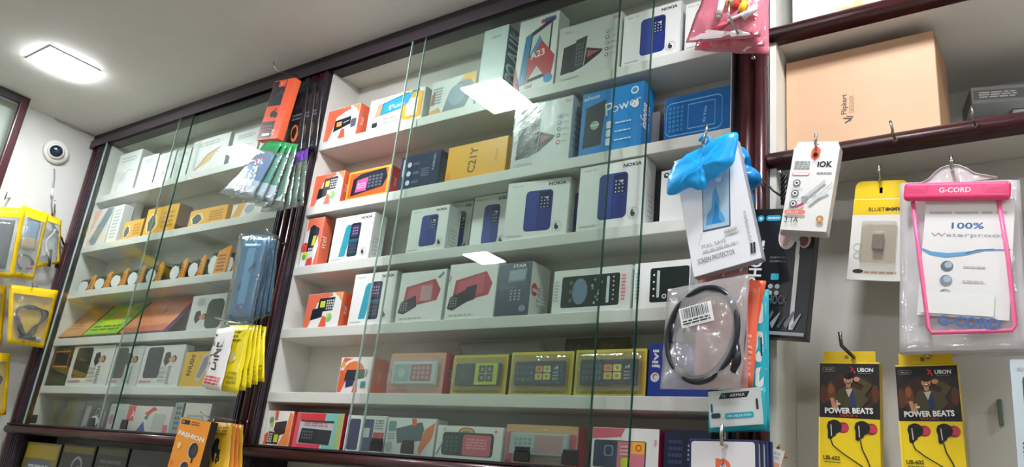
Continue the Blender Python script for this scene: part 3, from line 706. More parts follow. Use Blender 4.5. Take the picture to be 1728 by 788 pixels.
def d(c, r):
    c.circ(.12, .36, .09, M('#e8e6f0', .4)); c.circ(.125, .37, .055, M('#d05a6a', .4)); c.circ(.135, .36, .04, CARD); c.text('jivi', .2, .52, .17, CARD, rot=88, w=.36, bold=.03); c.fine(.4, .2, .9, .8, 5, M('#3450a8', .4), 2)
B(4, 1094, 1196, 580, .05, 'phone_box', 'dark blue phone box with white sideways lettering, right end of the fifth shelf', M('#1b3a9c', .3), M('#16307e', .3), d)
for k, (pp, lb) in enumerate((([(958, 538), (1010, 534), (1006, 600), (952, 604)], 'brownish olive packet standing behind the two rightmost olive phone boxes'), ([(1014, 534), (1066, 530), (1064, 598), (1008, 600)], 'olive yellow packet behind the olive phone box next to the dark blue box'))):
    pouch('olive_packet', lb, 'packet', None, [Vector((q.x, q.y, min(ZS[3] - .006, max(q.z, shelfz(4) + .004)))) for q in (W(p[0], p[1], .092) for p in pp)], .01, M(('#5c5230', '#6e6a30')[k], .35), None, lambda c: (c.circ(.5, .5, .1, M('#a8a480', .4)), c.fine(.2, .2, .8, .4, 2, M('#8a8450', .4), 3)), 6, 8, .002, seed=150 + k)
pouch('plastic_bag', 'crumpled clear plastic bag lying behind the olive phone boxes', 'bag', None, [Vector((q.x, q.y, min(ZS[3] - .008, max(q.z, shelfz(4) + .006)))) for q in (W(p[0], p[1], .082) for p in ((772, 562), (915, 548), (930, 606), (780, 614)))], .02, clear('#e8ece8', .12, .15, 1.0, .3, 1, 25), None, None, 12, 8, .004, seed=160)
# ---- on the sill
def d(c, r):
    c.poly([(.02, .02), (.2, .02), (.14, .4), (.02, .3)], ORG); c.poly([(.6, .02), (.98, .02), (.98, .9), (.86, .98), (.8, .5)], M('#f08a4c', .4)); c.poly([(.28, .985), (.42, .985), (.42, .72), (.32, .72)], ORG); c.poly([(.34, .42), (.36, .66), (.8, .72), (.78, .36), (.6, .3)], M('#33282a', .3)); c.poly([(.12, .06), (.18, .4), (.6, .36), (.58, .04)], M('#3c3034', .3)); keypad(c, .14, .08, .34, .36, 3, 4, CARDG, .3); c.quad(.4, .1, .56, .32, LIME); c.circ(.2, .72, .1, GRN); c.circ(.25, .6, .06, LIME)
B(5, 440, 491.5, 692, .04, 'phone_box', 'white and orange phone box at the left end of the sill row', CARD, ORG, d)
def d(c, r):
    c.quad(.01, .78, .62, .985, REDC); c.quad(.62, .01, .985, .985, M('#7cc4bc', .4)); c.quad(.88, .01, .985, .985, M('#a8b86a', .4)); c.quad(.01, .01, .1, .985, M('#e0566c', .35)); c.quad(.1, .01, .6, .12, M('#d8405a', .35)); c.rr(.1, .12, .82, .78, .05, M('#b9bfc2', .2)); c.poly([(.13, .14), (.16, .56), (.8, .52), (.78, .12)], M('#20262a', .25)); keypad(c, .17, .24, .42, .5, 5, 3, M('#565c64', .4), .4); c.fine(.2, .6, .7, .74, 2, M('#c06a78', .4), 2); c.poly([(.12, .74), (.82, .72), (.82, .78), (.12, .78)], M('#2b2f33', .3)); r.text('itel', .58, .38, .12, CARD, rot=90, w=.22)
B(5, 497, 577, 695.5, .04, 'phone_box', 'red and teal phone box with a black phone in its window, sill row', M('#e8dcd8', .4), M('#c92f44', .35), d)
def d(c, r):
    c.rr(.08, .04, .36, .9, .06, NAVY); c.rr(.42, .03, .7, .9, .06, M('#26386e', .3)); c.quad(.47, .4, .62, .66, M('#bfd2d8', .4)); keypad(c, .46, .1, .66, .36, 3, 4, M('#4a5c8a', .4), .4); c.quad(.72, .2, .985, .55, REDC); c.fine(.74, .62, .95, .9, 4, GRY, 2); c.text('6', .84, .8, .1, INK)
B(5, 583, 649, 700, .04, 'phone_box', 'white phone box with two navy phones and a red patch, sill row', CARD, CARDG, d)
def d(c, r):
    c.poly([(.26, .3), (.2, .7), (.72, .9), (.78, .7), (.74, .4)], M('#4c6a78', .35)); c.poly([(.5, .985), (.6, .985), (.62, .8), (.54, .76)], ORG); c.poly([(.74, .02), (.96, .5), (.985, .9), (.8, .7), (.7, .2)], M('#ee8450', .4)); c.rr(.04, .62, .2, .9, .06, M('#6f9aa4', .4)); c.circ(.1, .2, .14, M('#b9c8c8', .4)); c.fine(.05, .4, .2, .58, 3, GRY, 3)
B(5, 651, 733, 704, .04, 'phone_box', 'white phone box with a slanted grey phone and orange flame, sill row', CARD, CARDG, d)
def d(c, r):
    c.ell(.46, .8, .13, .16, M('#d85a6a', .4), 16, 0, 180); c.ell(.46, .8, .1, .12, M('#e6c85a', .4), 16, 0, 180); c.ell(.46, .8, .07, .08, M('#7ab86a', .4), 16, 0, 180)
    c.rr(.1, .1, .88, .8, .12, M('#34474c', .3)); c.rr(.42, .12, .84, .74, .08, M('#d9687c', .35)); c.fine(.48, .3, .78, .64, 4, M('#e8a0aa', .4), 3); keypad(c, .14, .2, .36, .7, 3, 4, M('#52686c', .4), .35); c.circ(.9, .86, .04, PINK); c.circ(.12, .88, .05, M('#d0c0b8', .4)); c.line([(.03, .1), (.12, .5)], .05, M('#7a8a86', .4))
B(5, 736, 847, 717, .04, 'phone_box', 'white phone box with a pink screen and rainbow, sill row', CARD, CARDG, d)
def d(c, r):
    c.quad(.02, .8, .98, .97, M('#e8b070', .4)); c.quad(.02, .02, .12, .8, M('#cf4a64', .35)); c.quad(.84, .02, .98, .78, M('#dc6a80', .35)); c.text('itel', .94, .2, .1, CARD, rot=88)
def dp(c):
    c.rr(.02, .05, .98, .96, .1, M('#bcd4d2', .3)); c.quad(.44, .1, .92, .9, M('#c99aa2', .35)); keypad(c, .08, .2, .4, .8, 4, 3, M('#8fb0b0', .4), .3)
d.phone = dp
mt, w, h = on_shelf(shelfz(5), 852, 975, 715, .014, .014)
blister_box(mt, w, h, .045, 'phone_box', 'red and gold phone box with clear front above two black grips, sill row', M('#d8b8a4', .4), M('#cf4a64', .35), M('#bcd0ce', .3), d)
def d(c, r):
    c.poly([(.01, .985), (.01, .72), (.44, .78), (.5, .985)], M('#e06a80', .35)); c.rr(.04, .06, .82, .7, .05, M('#3d4c60', .3)); c.quad(.4, .06, .8, .68, M('#dc7a8c', .35)); c.quad(.6, .4, .8, .68, YEL); c.circ(.71, .54, .08, REDC); c.circ(.71, .54, .05, YEL); c.rr(.46, .08, .6, .3, .04, LIME); c.rr(.2, .32, .34, .58, .06, M('#8898a8', .4)); c.rr(.22, .35, .32, .55, .05, M('#3d4c60', .3)); c.text('itel', .96, .6, .08, PINK, rot=80); c.fine(.44, .34, .58, .6, 3, M('#f0c0c8', .4), 3)
B(5, 998, 1112, 720, .04, 'phone_box', 'white and pink phone box with a yellow ring icon, right of the black grips', CARD, M('#d03a60', .35), d)
def d(c, r):
    keypad(c, .5, .3, .68, .7, 3, 4, M('#aab4cc', .4), .5); c.fine(.1, .2, .4, .8, 4, M('#33406c', .4), 2)
B(5, 1120, 1200, 724, .05, 'phone_box', 'dark navy phone box at the right end of the sill row', M('#1a2242', .3), M('#141a34', .3), d)
# ================================================================ left cabinet
def d_swoosh(k):
    def f(c, r):
        c.line([(.2, .1), (.35, .4), (.6, .55), (.8, .5)], .02, M('#b9aeb0', .4))
        if k == 1: c.poly([(.25, .12), (.45, .5), (.75, .6), (.6, .3)], M('#d8b26a', .4)); c.line([(.22, .1), (.5, .5), (.78, .62)], .03, M('#a05a4a', .4))
        if k == 2: c.poly([(.3, .2), (.5, .4), (.6, .3)], M('#d89a8a', .4))
        c.fine(.2, .75, .75, .9, 2, LGR, k); c.circ(.8, .82, .03, LGR)
    return f
for i, (xl, xr, yt, k, lb) in enumerate(((194, 232, 262, 0, 'slim white box at the left end of the top row'), (234, 262, 266, 3, 'slim white box second from the left in the top row'),
        (264, 292, 261, 2, 'slim white box third from the left with a faint pink mark'), (294, 318, 255, 3, 'slim white box beside the first glass edge of the left cabinet'),
        (321, 384, 240, 1, 'wide white box with a golden swoosh in the left cabinet'), (390, 436, 226, 0, 'white box behind the clear pouches in the left cabinet'),
        (439, 470, 214, 3, 'white box end at the right of the top row behind the orange box'))):
    B(0, xl, xr, yt, .05, 'accessory_box', lb, M('#e4e4e2', .4), M('#c4c6c4', .4), d_swoosh(k), y0=.012, left=True, group='slim white boxes on the top row')
def d(c, r): c.poly([(.02, .02), (.5, .02), (.98, .8), (.98, .98), (.7, .98)], M('#7c8c96', .4)); c.poly([(.02, .3), (.4, .98), (.02, .98)], M('#e6b09a', .4)); c.poly([(.02, .02), (.3, .02), (.02, .25)], M('#e8b8a8', .4))
B(1, 147, 184, 357, .03, 'accessory_box', 'peach and white box with a grey diagonal stripe, second row', M('#e6ddd8', .4), CARDG, d, left=True)
def d(c, r): c.fine(.2, .1, .8, .9, 9, LGR, 3)
B(1, 186, 203, 348, .035, 'accessory_box', 'narrow white box beside the peach striped box', CARD, CARDG, d, left=True)
B(1, 205, 221, 343, .03, 'accessory_box', 'narrow white box standing behind the small yellow box', CARDG, CARDG, d, y0=.05, left=True)
def d_yel(c, r):
    c.poly([(.12, .1), (.04, .5), (.18, .8), (.34, .72), (.42, .36), (.3, .1)], M('#f4e2b0', .4)); c.poly([(.14, .15), (.09, .5), (.19, .74), (.29, .66), (.36, .36), (.27, .14)], M('#4a5660', .35)); c.fine(.55, .15, .9, .8, 4, M('#c08a2c', .4), 2)
B(1, 207, 240, 375, .03, 'accessory_box', 'small yellow box in front of white boxes, second row', M('#efb13c', .4), M('#c08a34', .4), d_yel, y0=.006, left=True)
B(1, 245, 299, 354, .05, 'accessory_box', 'large yellow box with a brown side crossed by a glass edge, second row', M('#efb13c', .4), M('#6e4a34', .4), d_yel, left=True)
B(1, 319, 383, 357, .03, 'accessory_box', 'wide yellow box with a grey picture, second row', M('#efb13c', .4), M('#b9863a', .4), d_yel, left=True)
def d(c, r): c.poly([(.02, .02), (.3, .02), (.45, .98), (.2, .98)], M('#e2a94a', .4)); c.ell(.6, .5, .16, .3, M('#9fb0b8', .4)); c.fine(.5, .05, .95, .15, 1, LGR, 2)
B(1, 391, 442, 346, .03, 'accessory_box', 'white and yellow box behind the stack of clear pouches', M('#e6e0d4', .4), CARDG, d, left=True)
# watch-like packs on the third row: a black case, orange card and white tag each
zt_ = shelfz(2, True)
xs_ = (133, 160, 187.5, 216, 247, 287, 318, 352, 378)
for i, x in enumerate(xs_):
    mt, w, h = on_shelf(zt_, x, x + 22, 470 - i * 5.6 - (8 if i == 7 else 0), .012, .012)
    lab = ('first', 'second', 'third', 'fourth', 'fifth', 'sixth', 'seventh', 'eighth', 'ninth')[i]
    wide = i == 7
    t = empty('smartwatch_pack', mt.translation, 'black pack with orange card and white tag, %s from the left on the third row' % lab, 'watch pack', 'watch packs on the third row')
    mb = MB(); mb.box((-w * .58, .006, 0), (w * .6, .06, h * .96), M('#1c1f1a', .25), .008, 3); mb.box((-w * .3, .012, h * .7), (w * .2, .05, h * 1.02), M('#26291f', .25), .004); mb.build('watch_case', t)
    mb = MB(); xa, xb = (w * .26, w * .6) if not wide else (w * .0, w * .95); sk = w * .22
    A = [(xa, -.0005, 0), (xb, -.0005, 0), (xb + sk * .4, -.0005, h * 1.0), (xb, -.0005, h * 1.1), (xa + sk * .6, -.0005, h * .92), (xa + sk * .2, -.0005, h * .5)]; Bq = [(p[0], .0055, p[2]) for p in A]
    OC = M('#e79a34', .4); mb.face(A, OC); mb.face(Bq[::-1], OC)
    for q in range(6): r_ = (q + 1) % 6; mb.face([A[r_], A[q], Bq[q], Bq[r_]], OC)
    c = Canvas(mb, lambda u, v, l: (xa + u * (xb - xa), -.0005 - l, v * h), xb - xa, h); c.fine(.2, .1, .8, .8, 5, M('#8c4f1c', .4), i)
    mb.build('side_card', t)
    mb = MB(); pr = [(-.46, .0), (-.36, .4), (-.08, .62), (.3, .46), (.46, 0), (.36, -.4), (.08, -.62), (-.3, -.46)]
    a = [(-w * .22 + p[0] * w * .78, .0035, h * .42 + p[1] * h * .62) for p in pr]; TG = M('#dcdfe0', .4)
    mb.face(a, TG); bk = [(p[0], .0055, p[2]) for p in a]; mb.face(bk[::-1], TG)
    for q in range(8): mb.face([a[(q + 1) % 8], a[q], bk[q], bk[(q + 1) % 8]], TG)
    mb.build('price_tag', t)
# leaning boxes on the fourth row
def leaning(xl, xr, D, hgt, ang, front, side, label, deco, name='gift_box'):
    mt, w, h = on_shelf(shelfz(3, True), xl, xr, 540, .006, .006)
    a = math.radians(ang)
    # top edge tipped back against the rear wall of the shelf
    R = Matrix.Rotation(-a, 4, 'X'); mt2 = Matrix.Translation((0, 0, D * math.sin(a) + .0004)) @ mt @ R
    return carton(name, label, 'box', None, mt2, w, hgt, D, front, side, deco)
def d(c, r): c.fine(.1, .2, .6, .5, 3, M('#a06a3a', .4), 2); c.frame(.03, .05, .97, .95, .02, M('#b0764a', .4))
leaning(101, 140, .012, .155, 34, M('#c8905c', .5), M('#8a5c38', .5), 'tan flat box leaning back at the left end of the fourth row', d)
def d(c, r): c.poly([(.05, .1), (.5, .95), (.9, .5), (.6, .05)], M('#b4cc30', .4)); c.circ(.45, .6, .14, M('#e0a03a', .4)); c.poly([(.5, .7), (.98, .98), (.6, .98)], M('#d8c828', .4)); c.fine(.1, .1, .9, .3, 2, M('#4a7a28', .4), 2)
leaning(142, 200, .014, .155, 34, M('#86b83c', .3), M('#5c7a28', .4), 'bright green packet leaning back on the fourth row', d, 'green_packet')
def d(c, r): c.poly([(.02, .02), (.98, .02), (.98, .2), (.02, .14)], M('#c8603c', .4)); c.circ(.6, .6, .06, M('#b05a3a', .4)); c.fine(.1, .7, .5, .85, 2, M('#e8a080', .4), 3)
leaning(203, 277, .014, .155, 34, M('#e0875c', .4), M('#8a5a72', .4), 'wide orange flat box leaning back on the fourth row', d)
def man(c, u, v, s, jk):
    """a smiling young man printed lying on his side: jacket, neck, face and dark hair"""
    a = c.h / c.w
    E = lambda x, y, rx, ry, m_: c.ell(u + x * s * a, v + y * s, rx * s * a, ry * s, m_)
    c.poly([(u + x * s * a, v + y * s) for x, y in ((-.62, -.42), (-.9, -.1), (-.82, .36), (-.4, .42), (-.22, .16), (-.2, -.14))], jk)
    E(-.22, -.02, .16, .13, SKIN); E(.12, .0, .27, .2, M('#2a1c16', .6)); E(.02, -.02, .24, .18, SKIN); E(-.12, -.04, .02, .07, M('#f2e8e2', .5)); E(.06, .06, .025, .03, INK); E(.06, -.1, .025, .03, INK)
def d_man(k):
    def f(c, r):
        c.rr(.1, .2, .5, .96, .1, M('#2a2f33', .3)); c.poly([(.1, .4), (.02, .9), (.02, .3)], CARDG)
        man(c, .76, .66, .42, M('#31363a', .4)); c.fine(.06, .08, .36, .16, 1, M('#c8808a', .4), k); c.fine(.7, .06, .78, .5, 7, GRY, k + 9); c.fine(.5, .1, .66, .5, 4, LGR, k)
    return f
def d(c, r):
    c.rr(.5, .04, .98, .86, .2, M('#3f4c42', .4)); man(c, .42, .38, .44, M('#2c3136', .4)); c.fine(.2, .7, .4, .92, 5, LGR, 2)
B(3, 320, 378, 500, .03, 'headset_box', 'white box with a smiling man and green shape, right end of the fourth row', M('#d9dad6', .4), CARDG, d, left=True)
def d(c, r): c.frame(.14, .5, .86, .9, .035, M('#b5654a', .4)); c.line([(.2, .52), (.82, .5)], .02, M('#c8866a', .4)); c.fine(.2, .1, .8, .2, 1, M('#4a4e4c', .4), 2)
B(4, 78, 117, 588, .03, 'headset_box', 'dark box with a copper outline at the left end of the fifth row', M('#1f2421', .3), M('#151816', .4), d, left=True)
for k, (xl, xr, yt, lb) in enumerate(((118, 187, 585, 'white headset box with a man beside a dark headset, next to the copper outlined box'),
                                      (188, 236, 585, 'narrower white headset box with a man, second of three'),
                                      (238, 306, 584, 'white headset box with a man, beside the yellow box'))):
    B(4, xl, xr, yt, .03, 'headset_box', lb, M('#d6d6d2', .4), CARDG, d_man(k), left=True)
def d(c, r): c.text('KHUSHI', .34, .3, .2, INK, rot=82, w=.6, bold=.03); c.poly([(.55, .2), (.7, .9), (.95, .98), (.98, .6), (.75, .15)], M('#c8c2c0', .4)); c.poly([(.6, .26), (.74, .8), (.9, .9), (.92, .6), (.75, .25)], M('#8e8a90', .4))
B(4, 308, 352, 594, .03, 'headset_box', 'yellow box with black sideways lettering on the fifth row', M('#dcb222', .4), M('#a88a1c', .4), d, left=True)
# sill row of the left cabinet
CASE = clear('#c8d4d0', .1, .1, .3, .12)
mt, w, h = on_shelf(shelfz(5, True), 84, 138, 675, .012, .012)
t = empty('cover_case', mt.translation, 'dark clear case box beside the leftmost black grip', 'box')
mb = MB(); mb.box((-w / 2, 0, 0), (w / 2, .035, h), CASE, .002); mb.build('clear_shell', t)
mb = MB(); mb.box((-w * .42, .006, h * .05), (w * .42, .03, h * .7), M('#2d3836', .3), .004); c = Canvas(mb, lambda u, v, l: ((u - .5) * w * .84, .006 - l, h * .05 + v * h * .65), w * .84, h * .65); c.frame(.12, .1, .9, .9, .05, M('#4d5c58', .3)); c.line([(.3, .2), (.24, .9)], .04, M('#8fa09a', .3)); mb.build('dark_insert', t)
def d(c, r): c.ell(.6, .45, .3, .36, M('#24282a', .3)); c.ell(.55, .28, .2, .18, M('#d6d8d6', .35)); c.ring(.62, .6, .16, .05, M('#8a9090', .3)); c.poly([(.02, .05), (.24, .1), (.3, .8), (.1, .8)], M('#8c9290', .35)); c.quad(.9, .1, .97, .6, M('#c8708a', .4))
B(5, 141, 179, 676, .03, 'holder_box', 'grey and black ring holder pack on the sill row', M('#4c5250', .3), M('#33383a', .4), d, left=True)
def d(c, r): c.ell(.2, .4, .14, .2, M('#d06a94', .4)); c.rr(.5, .1, .95, .8, .08, M('#c4c8c6', .3)); c.fine(.1, .7, .45, .9, 2, LGR, 3)
B(5, 183, 212, 681, .03, 'holder_box', 'white box with a pink blot on the sill row', M('#d0d0cc', .4), CARDG, d, left=True)
def d(c, r):
    c.quad(.01, .4, .18, .99, M('#cf5448', .4)); c.poly([(.3, .02), (.42, .4), (.5, .02)], M('#3a4a9c', .4)); c.poly([(.4, .7), (.6, .98), (.72, .8), (.52, .6)], M('#d84a40', .4)); c.ell(.52, .55, .1, .1, M('#3c7c8c', .4)); c.ell(.7, .45, .2, .4, M('#cfd2c8', .4)); c.rr(.62, .1, .9, .7, .1, M('#b8bcb2', .4)); c.quad(.88, .02, .98, .3, M('#d06a7a', .4)); c.text('A', .1, .5, .3, CARD)
B(5, 213, 287, 684, .03, 'toy_box', 'white box with red and blue splashes on the sill row', M('#dcd2cc', .4), CARDG, d, left=True)
def d(c, r):
    c.quad(.01, .01, .26, .99, M('#93a0a4', .4)); keypad(c, .06, .1, .2, .9, 2, 5, M('#3c464e', .4), .4); c.quad(.24, .01, .3, .99, M('#2c3034', .4)); c.rr(.4, .12, .84, .62, .05, M('#a8aaa6', .35)); c.rr(.44, .16, .8, .56, .04, M('#c2c4c0', .3)); r.fine(.2, .3, .8, .8, 4, GRY, 3)
B(5, 291, 353, 679, .045, 'charger_box', 'cream box with a window and a striped grey side behind the orange earphone pack', M('#d4d2c6', .4), M('#9c9688', .4), d, left=True)
# under the sill
zq = EYE + U * .062 + LOFF - .225
def low(i, xl, xr, yt, colr, label, deco):
    mt, w, h = on_shelf(zq + .0005, xl, xr, yt, .01, .01, XA + .0065); carton('cable_pack', label, 'pack', 'packs in the case below the left cabinet', mt, w, h, .03, colr, M('#2a2a26', .4), deco)
low(0, 30, 92, 744, M('#7c7430', .35), 'olive yellow pack at the left in the case below the left cabinet', lambda c, r: (c.ell(.5, .5, .4, .2, M('#5a6670', .3)), c.quad(.05, .7, .95, .95, M('#a8942c', .4)), c.fine(.2, .44, .8, .6, 2, M('#c8ccd0', .4), 2)))
low(1, 96, 150, 748, M('#34362e', .35), 'dark pack with a coiled grey cable below the left cabinet', lambda c, r: (c.ring(.55, .6, .2, .05, M('#8c9090', .3)), c.ring(.6, .5, .14, .04, M('#70767a', .3)), c.quad(.05, .85, .95, .96, M('#6c6428', .4))))
low(2, 154, 206, 752, M('#2c302a', .35), 'dark green pack third along below the left cabinet', lambda c, r: (c.fine(.15, .3, .85, .8, 5, M('#5a5e54', .4), 2), c.quad(.05, .86, .95, .96, M('#4c5034', .4))))
low(3, 210, 276, 757, M('#2a2a28', .35), 'nearly black pack beside the orange earphone pack below the cabinet', lambda c, r: (c.rr(.2, .2, .8, .75, .08, M('#44463e', .4)), c.fine(.25, .3, .75, .6, 3, M('#74766c', .4), 3)))
# sticker on the head rail
p = W(636, 87, -.0205); mb = MB(); mb.box((-.009, -.0008, -.003), (.009, 0, .003), WHT, .0003); o = mb.build('paper_sticker'); o.location = p; o.rotation_euler = (0, math.radians(-12), 0); tag(o, 'tiny white paper sticker on the dark head rail', 'sticker')
# ================================================================ goods hanging in front
def q4(y, *pp):
    """four corners TL, TR, BR, BL seen at given pixels on planes at depth y (or one y each)"""
    ys = y if isinstance(y, (tuple, list)) else (y,) * 4
    return [W(p[0], p[1], d) for p, d in zip(pp, ys)]
def qx(x, *pp): return [WX(p[0], p[1], x) for p in pp]
ZIP = clear('#f2f6f6', .1, .12, .9, .1)
MILK = clear('#f2f2f0', .08, .14, .8, .3)
# ---- earphone box and packs on the dark post
def d(c, r):
    c.quad(.02, .56, .66, .985, M('#2c2f36', .4)); c.quad(.02, .02, .66, .3, M('#3a3236', .4)); c.poly([(.66, .0), (.985, .0), (.985, 1), (.66, 1)], M('#ef5f3c', .4)); c.quad(.3, .88, .62, .985, M('#ef5f3c', .4)); c.line([(.34, .72), (.5, .8), (.64, .74)], .02, M('#565a62', .4)); c.text('1', .42, .9, .06, CARD); c.circ(.4, .42, .055, INK); c.circ(.56, .4, .05, INK); c.line([(.4, .42), (.52, .5)], .03, INK); c.fine(.08, .1, .6, .24, 3, M('#8a5a52', .4), 2); c.quad(.2, .06, .56, .1, CARDG); c.text('25', .74, .06, .07, CARD, rot=80)
def hang_box(name, label, cat, q, y, D, front, side, deco, group=None):
    mt, w, h = sized(q, y); return carton(name, label, cat, group, mt, w, h, D, front, side, deco)
o = hang_box('earphone_box', 'orange and black earphone box hanging at the top of the dark post', 'earphone box', [(463.9, 137), (499, 131), (441.5, 236)], -.075, .022, M('#e8593a', .4), M('#ef6a40', .4), d)
def dpk(k):
    def f(c):
        c.rr(.2, .66, .8, .82, .04, M('#2a2a30', .3)); c.ell(.5, .32, .22, .12, M('#c8783c', .4) if k == 0 else M('#6a5a48', .4)); c.ell(.5, .32, .16, .08, M('#1a1a1e', .3)); c.fine(.2, .5, .8, .6, 2, M('#6a6e76', .4), k); c.fine(.2, .08, .8, .16, 2, M('#54585e', .4), k + 3)
    return f
BLKP = clear('#3a3c44', .1, .1, .6, .75)
for k in range(3):
    dx = 13 * k
    pouch('accessory_pack', ('black blister pack with a brown oval hanging behind the orange earphone box', 'black pack second behind the orange earphone box', 'black pack nearest the dark post, behind the orange earphone box')[k], 'pack', 'black packs on the dark post',
          q4(-.032 + .005 * k, (497 + dx, 150 - 4 * k), (522 + dx, 142 - 4 * k), (507 + dx, 262 - 3 * k), (478 + dx, 268 - 3 * k)), .004, M('#1c1c22', .3), None, dpk(k), 6, 10, .001, seed=k)
# stack of clear pouches with green tops
GT = clear('#3fae6c', .1, .15, .5, .6); PT = clear('#7a4ac0', .1, .15, .5, .65)
for k in range(8):
    if k < 4:
        a = [(452 + 9 * k, 238 + 1 * k), (476 + 9 * k, 240 + k), (424 + 17 * k, 338 + 5 * k), (369 + 20 * k, 326 + 7 * k)]
    else:
        j = k - 4
        a = [(474 + 9 * j, 266 - 3 * j), (496 + 8 * j, 262 - 4 * j), (476 + 12 * j, 356 - 3 * j), (440 + 14 * j, 358 - 2 * j)]
    top = GT if k < 4 else PT
    y = -.155 + .013 * k
    col = M(('#4a7fb0', '#2f8f7a', '#23805a', '#2a6a4c', '#1f6a3c', '#1b552f', '#22603a', '#1f4a2c')[k], .3)
    o = pouch('cable_pouch', 'clear pouch with %s top, %s of the fanned stack on the dark post' % ('green' if k < 4 else 'purple', ('frontmost', 'second', 'third', 'fourth', 'fifth', 'sixth', 'seventh', 'last')[k]), 'pouch', 'fanned clear pouches on the dark post',
          q4((y + .03, y + .03, y, y), *a), .007, ZIP, lambda u, v, t=top, k=k: t if v > .8 else (clear('#8fc8b0', .1, .15, .5, .2) if (u > .95 and k < 4) else None), None, 8, 12, .0018, seed=k)
    Q = q4((y + .03, y + .03, y, y), *a); f = lambda u, v: (Q[3] * (1 - u) + Q[2] * u) * (1 - v) + (Q[0] * (1 - u) + Q[1] * u) * v
    pb = pouch('pouch_card', None, None, None, [f(.07, .78), f(.95, .78), f(.95, .08), f(.07, .08)], .003, col, lambda u, v, cc=col, k=k: M('#b9c8d2', .3) if (v < .3 and k < 3) else None,
          lambda c, k=k: (c.ell(.62, .55, .16, .12, M('#26344a', .3)), c.fine(.1, .75, .8, .9, 2, M('#c05a5a', .4), k), c.quad(.05, .05, .95, .2, M('#cfd8de', .3)) if k < 4 else None), 4, 6, .0008, parent=o, seed=k)
    pb.location = pb.location
hook([W(505, 128, -.02), W(482, 124, -.08), W(466, 118, -.12), W(461, 104, -.125)], 'thin wire hook sticking up beside the top of the dark post', .0016)
# ---- blue pouches
BLU = clear('#cfe2ec', .1, .12, .8, .08)
for k in range(4):
    dx = 15 * k; y = -.11 + .02 * k
    a = [(404 + dx, 394 - 2 * k), (456 + dx * .35, 396 + 1 * k), (425 + dx * .7, 545 - 4 * k), (378 + dx * 1.1, 547 - 3 * k)]
    Q = q4(y, *a); f = lambda u, v, Q=Q: (Q[3] * (1 - u) + Q[2] * u) * (1 - v) + (Q[0] * (1 - u) + Q[1] * u) * v
    o = pouch('phone_cover_pouch', 'clear pouch with a steel blue phone cover, %s of four on the dark post' % ('frontmost', 'second', 'third', 'rearmost')[k], 'pouch', 'blue phone cover pouches',
          Q, .01, BLU, None, None, 8, 12, .002, seed=20 + k)
    e = pouch('phone_cover', None, None, None, [f(.16, .92), f(.92, .93), f(.88, .05), f(.1, .05)], .006, M('#4f7f9c', .3), lambda u, v: M('#8fb8cc', .3) if (.3 < u < .62 and .1 < v < .86) else (M('#3a5f78', .3) if v < .05 or v > .95 else None),
          lambda c: (c.poly([(.55, .62), (.8, .74), (.85, .66), (.62, .56)], M('#4c4248', .4)), c.poly([(.22, .42), (.36, .46), (.38, .36), (.24, .32)], M('#4a4450', .4)), c.ell(.5, .14, .2, .05, M('#5a6a80', .4))), 6, 10, .001, parent=o, seed=k)
hook([W(478, 410, -.02), W(462, 398, -.11), W(452, 392, -.14), W(450, 384, -.142)], 'wire hook carrying the steel blue phone cover pouches', .002)
# ---- yellow lettered packs
YP_ = M('#e2cf1c', .3)
for k in range(6):
    y = -.16 + .018 * k
    if k == 0: a = [(366, 556), (398, 550), (372, 660), (341, 652)]
    else: a = [(388 + 12 * (k - 1), 549), (424 + 6 * (k - 1), 549 + (k == 5) * 2), (401 + 11 * (k - 1), 664 - 5 * (k - 1)), (347 + 19 * (k - 1), 656 - 3 * (k - 1))]
    def d(c, k=k):
        if k == 0: c.text('DINEX', .62, .28, .3, INK, rot=86, w=.62, bold=.02); c.fine(.1, .05, .9, .2, 3, REDC, 2)
        else:
            c.ell(.36, .34, .16, .1, M('#c9c8c0', .35)); c.ell(.62, .5, .12, .08, M('#c9c8c0', .35)); c.fine(.2, .72, .85, .92, 3, M('#7a701a', .4), k); c.fine(.6, .1, .9, .3, 3, M('#a8981c', .4), k); c.fine(.12, .5, .4, .66, 3, M('#a8981c', .4), k + 4)
    pouch('cable_pack', ('white and yellow pack with black sideways lettering, frontmost on the lower post hook', 'yellow pack directly behind the lettered white pack', 'third yellow pack on the lower post hook', 'fourth yellow pack on the lower post hook',
          'fifth yellow pack on the lower post hook', 'rearmost yellow pack, against the dark post')[k], 'pack', 'yellow packs on the dark post', q4((y + .02, y + .02, y, y), *a), .010, M('#dcd8d4', .35) if k == 0 else YP_,
          lambda u, v, k=k: (M('#d8c41c', .3) if k == 0 and (u > .94) else (M('#2c2a20', .4) if v < .05 else None)), d, 8, 10, .0018, seed=30 + k)
hook([W(452, 552, -.02), W(420, 548, -.13), W(385, 543, -.17), W(362, 536, -.19)], 'long wire hook running out over the yellow lettered packs', .0018)
